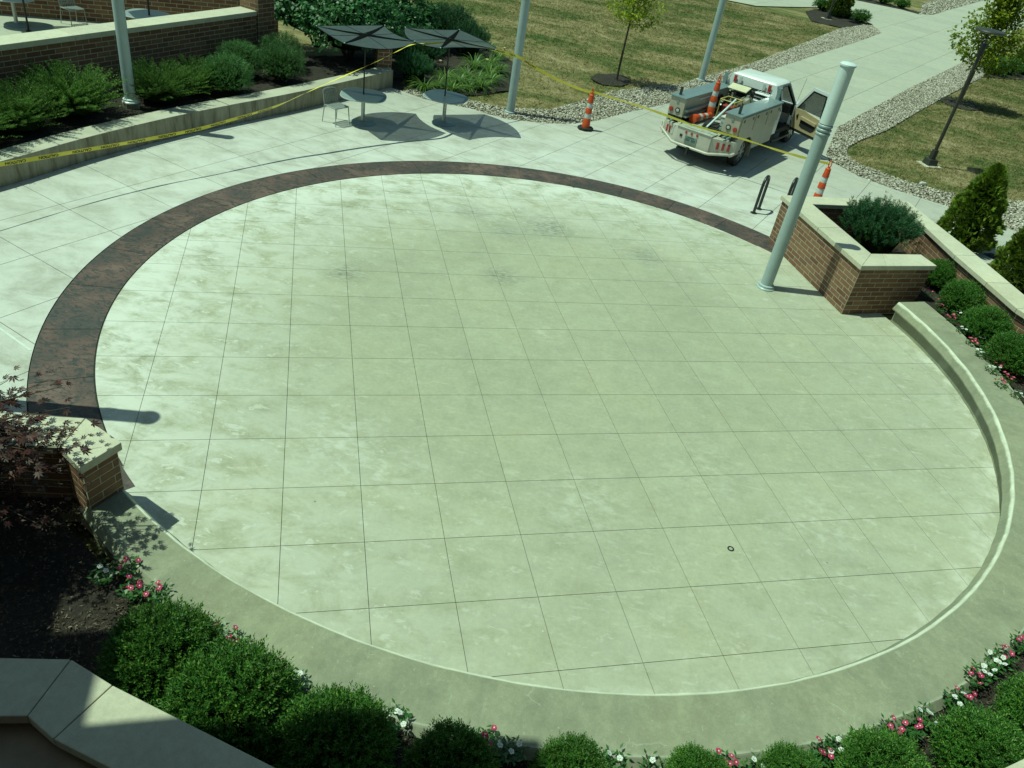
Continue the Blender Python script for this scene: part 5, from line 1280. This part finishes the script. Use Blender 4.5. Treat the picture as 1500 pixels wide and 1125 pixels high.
# right side: rear quarter, pillars, sill (door opening left open)
tp('rear_quarter', pan([(1.98, .55), (2.44, .55), (2.44, 1.20), (2.42, 1.22), (2.05, 1.22), (1.98, 1.22)], -1), 'whitec')
tp('rear_quarter', pan([(2.02, 1.22), (2.12, 1.22), (2.16, 1.76), (2.38, 1.78), (2.40, 1.22), (2.46, 1.22), (2.46, 1.93), (2.05, 1.93)], -1), 'whitec')
tp('quarter_window', pan([(2.12, 1.22), (2.40, 1.22), (2.38, 1.78), (2.16, 1.76)], -1, .012), 'glass')
tp('sill', pan([(2.44, .50), (3.70, .50), (3.70, .64), (2.44, .64)], -1, .10), 'darkint')
tp('door_seal', pan([(2.46, .64), (2.50, .64), (2.50, 1.80), (2.56, 1.85), (3.00, 1.83), (3.56, 1.26), (3.58, .66), (3.64, .66), (3.64, 1.30), (3.06, 1.90), (2.50, 1.91), (2.46, 1.86)], -1, .075), 'black')
tp('roof_rail', pan([(2.46, 1.86), (3.05, 1.86), (3.63, 1.26), (3.72, 1.24), (3.10, 1.93), (2.46, 1.93)], -1, .06), 'whitec')
tp('front_pillar', pan([(3.56, .50), (3.72, .50), (3.72, 1.24), (3.58, 1.24)], -1, .08), 'whitec')
# left side: closed
tp('left_door', pan([(1.98, .52), (3.72, .52), (3.72, 1.22), (1.98, 1.22)], 1), 'whitec')
tp('left_pillars', pan([(2.02, 1.22), (2.14, 1.22), (2.20, 1.80), (3.0, 1.80), (3.58, 1.22), (3.72, 1.22), (3.10, 1.93), (2.05, 1.93)], 1), 'whitec')
tp('side_window', pan([(2.14, 1.22), (3.58, 1.22), (3.0, 1.80), (2.20, 1.80)], 1, .012), 'glass')
# back of the cab
def back(pts, x, th, m_, nm, **kw): return tp(nm, MB().extr([(x + .05 * (z - 1.2) * (1 if z > 1.2 else 0), y, z) for y, z in pts], (th, 0, 0)), m_, **kw)
back([(-.95, .55), (.95, .55), (.95, 1.18), (-.95, 1.18)], 1.98, .05, 'whitec', 'cab_back')
back([(-.94, 1.18), (.94, 1.18), (.90, 1.32), (-.90, 1.32)], 1.98, .05, 'whitec', 'cab_back')
back([(-.79, 1.70), (.79, 1.70), (.72, 1.93), (-.72, 1.93)], 1.98, .05, 'whitec', 'cab_back')
for sg in (-1, 1): back([(sg * .62, 1.32), (sg * .90, 1.32), (sg * .79, 1.70), (sg * .58, 1.70)], 1.98, .05, 'whitec', 'cab_back')
tp('rear_window', MB().box((2.01, 0, 1.51), (.012, 1.22, .38)), 'glass')
for sg in (-1, 1):
    for k in range(4):
        tp('louver', MB().box((1.93, sg * .40, 1.30 + k * .105), (.05, .46, .055), (0, .6, 0)), 'louver' if (k + (sg > 0)) % 2 else 'black')
    for k, m_ in enumerate(('clear', 'red') if sg < 0 else ('clear', 'red')):
        tp('oval_lamp', MB().box((1.972, sg * (.40 + .17 * k) if sg > 0 else -(.36 + .17 * k), 1.815), (.02, .095, .19)), m_, bevel=.012)
rf = MB().add([(2.03, -.73, 1.925), (2.03, .73, 1.925), (3.12, .73, 1.925), (3.12, -.73, 1.925), (2.10, -.62, 1.985), (2.10, .62, 1.985), (3.00, .60, 1.985), (3.00, -.60, 1.985)], [(3, 2, 1, 0), (4, 5, 6, 7), (0, 1, 5, 4), (1, 2, 6, 5), (2, 3, 7, 6), (3, 0, 4, 7)])
tp('roof', rf, 'whitec', True, .03)
tp('windshield', MB().extr([(3.10, -.71, 1.93), (3.10, .71, 1.93), (3.72, .90, 1.24), (3.72, -.90, 1.24)], (.012, 0, .008)), 'glass')
tp('cowl', MB().box((3.74, 0, .90), (.10, 1.86, .64)), 'whitec')
tp('dashboard', MB().box((3.56, 0, 1.08), (.26, 1.7, .24)), 'darkint', bevel=.03)
tp('steering_wheel', MB().tube([(3.30 + .05 * math.cos(a), .40 + .17 * math.cos(a) * 0 + .17 * math.sin(a), 1.20 + .16 * math.cos(a)) for a in [2 * PI * k / 16 for k in range(17)]], .014, 6), 'darkint')
for y in (-.42, .42):
    st = tp('seat', MB().box((2.85, y, .86), (.50, .52, .16)), 'darkint', bevel=.03)
    part('seat_back', MB().box((2.55, y, 1.22), (.16, .50, .62), (0, -.2, 0)), M['darkint'], st, bevel=.04)
hood = MB().add([(3.74, -.90, 1.22), (3.74, .90, 1.22), (5.05, .80, 1.08), (5.05, -.80, 1.08), (3.74, -.95, .72), (3.74, .95, .72), (5.12, .86, .72), (5.12, -.86, .72)], [(0, 1, 2, 3), (7, 6, 5, 4), (1, 0, 4, 5), (2, 1, 5, 6), (3, 2, 6, 7), (0, 3, 7, 4)])
tp('hood', hood, 'whitec', True, .04)
for sg in (-1, 1):
    P = [(x, z) for x, z in side_poly(3.74, 5.10, .52, .80, 4.0 + .0, .44) if x >= 3.74]
    P = [(3.74, .80), (3.74, .84), (5.1, .84), (5.1, .52), (4.46, .52)] + [(4.0 + .46 * math.cos(a), .40 + .46 * math.sin(a)) for a in [PI * k / 10 for k in range(1, 7)]]
    n = len(P); tri = tessellate_polygon([[Vector((a, b2, 0)) for a, b2 in P]])
    tp('fender', MB().add([(a, sg * .96, b2) for a, b2 in P] + [(a, sg * .88, b2) for a, b2 in P], list(tri) + [tuple(i + n for i in t_) for t_ in tri] + [(i, (i + 1) % n, n + (i + 1) % n, n + i) for i in range(n)]), 'whitec')
    tp('headlight', MB().box((5.10, sg * .68, .88), (.06, .26, .16)), 'clear')
tp('front_bumper', MB().box((5.20, 0, .56), (.16, 1.84, .20)), 'steel', bevel=.02)
tp('grille', MB().box((5.11, 0, .88), (.03, .96, .22)), 'black')
tp('running_board', MB().tube([(2.05, -1.04, .40), (2.2, -1.07, .40), (3.4, -1.07, .40), (3.55, -1.0, .42)], .035, 8), 'dsteel', True)
tp('antenna', MB().tube([(3.85, -.86, 1.2), (3.95, -.90, 2.0)], .005, 5), 'black')
tp('mirror', MB().box((3.50, 1.10, 1.32), (.08, .18, .28)), 'black', bevel=.02)
# open passenger door: hinged at the front pillar
hx, hy = 3.68, -.96; da = math.atan2(-.90, -.42); dv = Vector((math.cos(da), math.sin(da))); dn = Vector((-dv.y, dv.x))   # dn points to the inside face
def dpt(u_, z, off=0.0):
    lean = max(0, z - 1.18) * .20
    return (hx + dv.x * u_ - dn.x * (off) + lean * 0 , hy + dv.y * u_ - dn.y * off + lean * .25, z)
def dpan(pts, off, th): return MB().extr([dpt(u_ * 1.10, z, off) for u_, z in pts], (dn.x * th, dn.y * th, 0))
if dn.x * 1 + dn.y * 0 > 0: dn = -dn
door = tp('passenger_door', dpan([(0, .52), (1.06, .52), (1.06, 1.18), (0, 1.18)], .02, .05), 'whitec', label='passenger door swung open showing its tan trim')
part('window_frame', dpan([(0.0, 1.18), (.07, 1.18), (.50, 1.80), (.98, 1.80), (1.0, 1.18), (1.06, 1.18), (1.04, 1.90), (.46, 1.90), (0.0, 1.24)], .01, .045), M['whitec'], door)
part('window_seal', dpan([(.06, 1.17), (.10, 1.17), (.50, 1.77), (.95, 1.77), (.96, 1.17), (1.01, 1.17), (.985, 1.815), (.48, 1.815)], -.036, .012), M['black'], door)
part('window', dpan([(.07, 1.18), (1.0, 1.18), (.98, 1.80), (.50, 1.80)], .0, .008), M['glass'], door)
part('door_edge', dpan([(1.05, .50), (1.075, .50), (1.075, 1.18), (1.05, 1.18)], .02, .07), M['black'], door)
trim = part('trim_panel', dpan([(.04, .60), (1.03, .60), (1.02, 1.12), (.60, 1.16), (.40, 1.20), (.05, 1.17)], -.030, .035), M['tan'], door, bevel=.006)
part('armrest', dpan([(.34, .93), (.94, .90), (.94, 1.00), (.34, 1.03)], -.066, .05), M['tan'], trim, bevel=.01)
part('pocket', dpan([(.36, .74), (.46, .70), (.84, .69), (.92, .76), (.93, .89), (.35, .92)], -.066, .006), M['darkint'], trim)
part('handle', dpan([(.16, .98), (.20, .90), (.24, .92), (.22, 1.05)], -.066, .02), M['black'], trim)
part('sill_trim', dpan([(.04, .52), (1.03, .52), (1.03, .59), (.04, .59)], -.030, .02), M['darkint'], door)

# gear carried on the truck: things of their own, standing in the bed
def tw(x, y, z):
    v = Matrix.Rotation(R(58), 3, 'Z') @ Vector((x, y, z)); return (4.40 + v.x, 23.17 + v.y, z)
c3 = make_cone('orange traffic cone standing upright in the truck bed by its left tool box', tw(.30, .38, .93), R(30), group='cones carried in the truck bed')
c4 = make_cone('orange traffic cone lying on its side in the truck bed, open end to the rear', tw(-.78, .42, 1.05), 0, rot=(0, R(90), R(58 - 6)), group='cones carried in the truck bed')
g1 = thing('compressor', 'small engine driven compressor with pale yellow frame in the truck bed', 'machine', tw(.95, .10, .93), R(58))
part('engine', MB().box((0, 0, .22), (.42, .34, .30)), M['redm'], g1, bevel=.03)
part('tank', MB().lathe([(.06, -.3), (.13, -.26), (.13, .26), (.06, .3)], 20, (.0, -.28, .22), 'x'), M['tank'], g1, smooth=True)
part('frame', MB().tube([(-.28, -.22, 0), (-.28, -.22, .52), (-.28, .22, .52), (-.28, .22, 0)], .02, 8).tube([(.28, -.22, 0), (.28, -.22, .52), (.28, .22, .52), (.28, .22, 0)], .02, 8).tube([(-.28, -.22, .52), (.28, -.22, .52)], .02, 8).tube([(-.28, .22, .52), (.28, .22, .52)], .02, 8), M['yellow'], g1)
part('air_filter', MB().lathe([(.09, .36), (.09, .48), (.05, .52)], 16, (.06, .04, 0)), M['black'], g1)
part('pulley', MB().lathe([(.14, -.04), (.14, .04), (.05, .05)], 20, (-.12, .22, .26), 'y'), M['dsteel'], g1)
g2 = thing('hose_reel', 'dark hose reel with red hub in the truck bed behind the upright cone', 'reel', tw(1.15, .44, .93), R(58))
part('drum', MB().lathe([(.10, -.09), (.10, .09)], 20, (0, 0, .30), 'y'), M['black'], g2)
for y in (-.1, .1): part('flange', MB().lathe([(.24, y - .008), (.24, y + .008)], 24, (0, 0, .30), 'y'), M['black'], g2)
part('hub', MB().lathe([(.06, -.12), (.06, -.105)], 16, (0, 0, .30), 'y'), M['redm'], g2)
part('stand', MB().box((0, 0, .04), (.4, .26, .05)).box((0, .12, .18), (.05, .02, .28)).box((0, -.12, .18), (.05, .02, .28)), M['dsteel'], g2)
g3 = thing('white_cooler', 'low white plastic cooler in the truck bed beside the right tool box', 'cooler', tw(.10, -.36, .93), R(58))
part('body', MB().box((0, 0, .13), (.62, .34, .26), taper=(1.03, 1.04)), M['whitep'], g3, bevel=.03); part('lid', MB().box((0, 0, .285), (.66, .37, .05)), M['whitep'], g3, bevel=.015)
g4 = thing('steel_pipe', 'long bright steel pipe leaning across the truck bed to the rear deck', 'pipe', tw(-.85, -.10, .95))
v1 = Vector(tw(.85, -.05, 1.50)) - g4.location; part('tube', MB().tube([(0, 0, .035), tuple(v1)], .030, 10), M['pole_top'], g4, smooth=True)
g5 = thing('rubber_mat', 'black rubber mats bunched on the truck bed floor', 'mat', tw(-.45, -.12, .93), R(58))
for k in range(3): part('mat', MB().box((.1 * k - .1, .08 * (k - 1), .015 + .022 * k), (.66, .52 - .06 * k, .02), (0, .02 * k, .12 * k)), M['rubber'], g5, bevel=.004)
g6 = thing('pale_board', 'pale flat board propped against the cab back above the louvers', 'board', tw(1.70, .26, 1.55), R(58))
part('board', MB().box((0, 0, .10), (.34, .60, .03), (0, -.30, 0)), M['board'], g6, bevel=.004)
part('prop', MB().box((.02, .1, -.30), (.03, .05, .76)), M['tank'], g6)
g7 = thing('white_jug', 'small white plastic jug on the truck bed at the foot of the upright cone', 'jug', tw(.52, .16, .93))
part('body', MB().lathe([(.07, 0), (.09, .03), (.09, .16), (.04, .21)], 16), M['whitep'], g7, smooth=True); part('cap', MB().lathe([(.025, .21), (.025, .24)], 10), M['redm'], g7)
g8 = thing('work_bag', 'rumpled olive work bag leaning in the truck bed behind the compressor', 'bag', tw(1.45, -.18, .93), R(58))
bm = bmesh.new(); bmesh.ops.create_icosphere(bm, subdivisions=3, radius=1)
for v in bm.verts: v.co = Vector((v.co.x * .20, v.co.y * .26, max(0, .30 + v.co.z * .32) * (1 + .08 * math.sin(v.co.y * 9 + v.co.x * 7))))
me = bpy.data.meshes.new('bag'); bm.to_mesh(me); bm.free(); me.materials.append(M['tank']); link('bag', me, g8)
part('strap', MB().tube([(-.1, -.15, .5), (0, 0, .72), (-.1, .15, .5)], .014, 6), M['black'], g8)

# ------------------------------------------------------------------ caution tape
def tape(label, pts, twists, letters=(), w=.075, seed=1):
    P = smooth_path(pts, 10); mb = MB(); vs_ = []; n = len(P); rs = random.Random(seed); t = thing('caution_tape', label, 'tape', pts[0])
    fr = []; cumul = [0.0]
    for i, p in enumerate(P):
        d = (P[min(i + 1, n - 1)] - P[max(i - 1, 0)]).normalized(); side = d.cross(Vector((0, 0, 1))).normalized(); upv = side.cross(d).normalized()
        f = i / (n - 1) * (len(twists) - 1); k = min(int(f), len(twists) - 2); a = R(twists[k] + (twists[k + 1] - twists[k]) * (f - k)) + .10 * math.sin(i * .7)
        wv = upv * math.cos(a) + side * math.sin(a); nv = d.cross(wv)
        fr.append((p, d, wv, nv)); vs_ += [p + wv * w / 2, p, p - wv * w / 2]
        if i: cumul.append(cumul[-1] + (P[i] - P[i - 1]).length)
    mb.add(vs_, [(3 * i + j, 3 * i + j + 1, 3 * i + j + 4, 3 * i + j + 3) for i in range(n - 1) for j in range(2)])
    part('strip', mb, M['tape'], t, world=True)
    return t, fr, cumul
def word_mesh(txt, size):
    cu = bpy.data.curves.new('lettering', 'FONT'); cu.body = txt; cu.size = size; cu.align_x = 'CENTER'; cu.align_y = 'CENTER'; cu.offset = .0025
    o = bpy.data.objects.new('lettering', cu); COL.objects.link(o); dg = bpy.context.evaluated_depsgraph_get(); me = bpy.data.meshes.new_from_object(o.evaluated_get(dg)); bpy.data.objects.remove(o)
    me.materials.clear(); me.materials.append(M['tape_print']); return me
WORD = word_mesh('CAUTION', .082)
def put_words(t, fr, cumul, s0, s1, step, flip=True):
    s_ = s0; cam_p = camo.location
    while s_ < s1:
        i = next((k for k, c in enumerate(cumul) if c >= s_), len(cumul) - 1); p, d, wv, nv = fr[i]
        if nv.dot(Vector((0, 0, CAM_Z)) - p) < 0: nv = -nv
        yv = -wv if (flip) else wv
        if (wv.z < 0): yv = -yv
        xv = yv.cross(nv).normalized(); yv = nv.cross(xv).normalized(); nv = nv.normalized()
        o = link('lettering', WORD, t); m4 = Matrix((xv, yv, nv)).transposed().to_4x4(); m4.translation = p + nv * .004 - t.location; o.matrix_local = m4
        o.scale = (1.0, .78, 1); s_ += step
t1, f1, cu1 = tape('yellow caution tape sagging past the retaining wall up to the left parasol', [(-9.95, 10.9, 1.09), (-9.29, 12.32, .96), (-8.76, 13.44, .89), (-8.08, 14.62, .86), (-7.39, 15.63, .90), (-6.98, 16.29, .96), (-6.31, 17.33, 1.10), (-5.89, 17.91, 1.28), (-5.37, 18.66, 1.51), (-4.61, 19.64, 1.85), (-4.22, 20.08, 2.06), (-3.93, 20.45, 2.20), (-3.72, 20.95, 2.17)], [10, -8, 14, 5, 20, 50, 80, 60, 75, 80])
put_words(t1, f1, cu1, .55, 7.6, .60)
t2_, f2, cu2 = tape('yellow caution tape strung from the right parasol past a grey pole to the near cone', [(-3.72, 20.95, 2.15), (-3.1, 21.7, 2.13), (-2.5, 22.5, 2.02), (-1.9, 23.25, 1.80), (-1.46, 23.79, 1.62), (-1.1, 23.75, 1.49), (-.77, 23.72, 1.38), (-.2, 23.66, 1.22), (.4, 23.62, 1.10), (.80, 23.60, 1.07)], [15, 10, 5, 20, 10, 30, 15], w=.085)
put_words(t2_, f2, cu2, 2.2, 4.4, .62)
t3_, f3, cu3 = tape('caution tape running from the near cone across the back of the truck', [(.80, 23.60, 1.09), (1.6, 23.18, 1.10), (2.35, 22.8, 1.10), (3.2, 22.38, 1.06), (3.61, 22.18, 1.04), (4.3, 21.85, 1.06), (5.0, 21.5, 1.08), (5.79, 21.12, 1.07), (6.4, 20.84, 1.08), (7.02, 20.54, 1.12)], [20, 45, 15, 40, 30, 50, 20, 30])
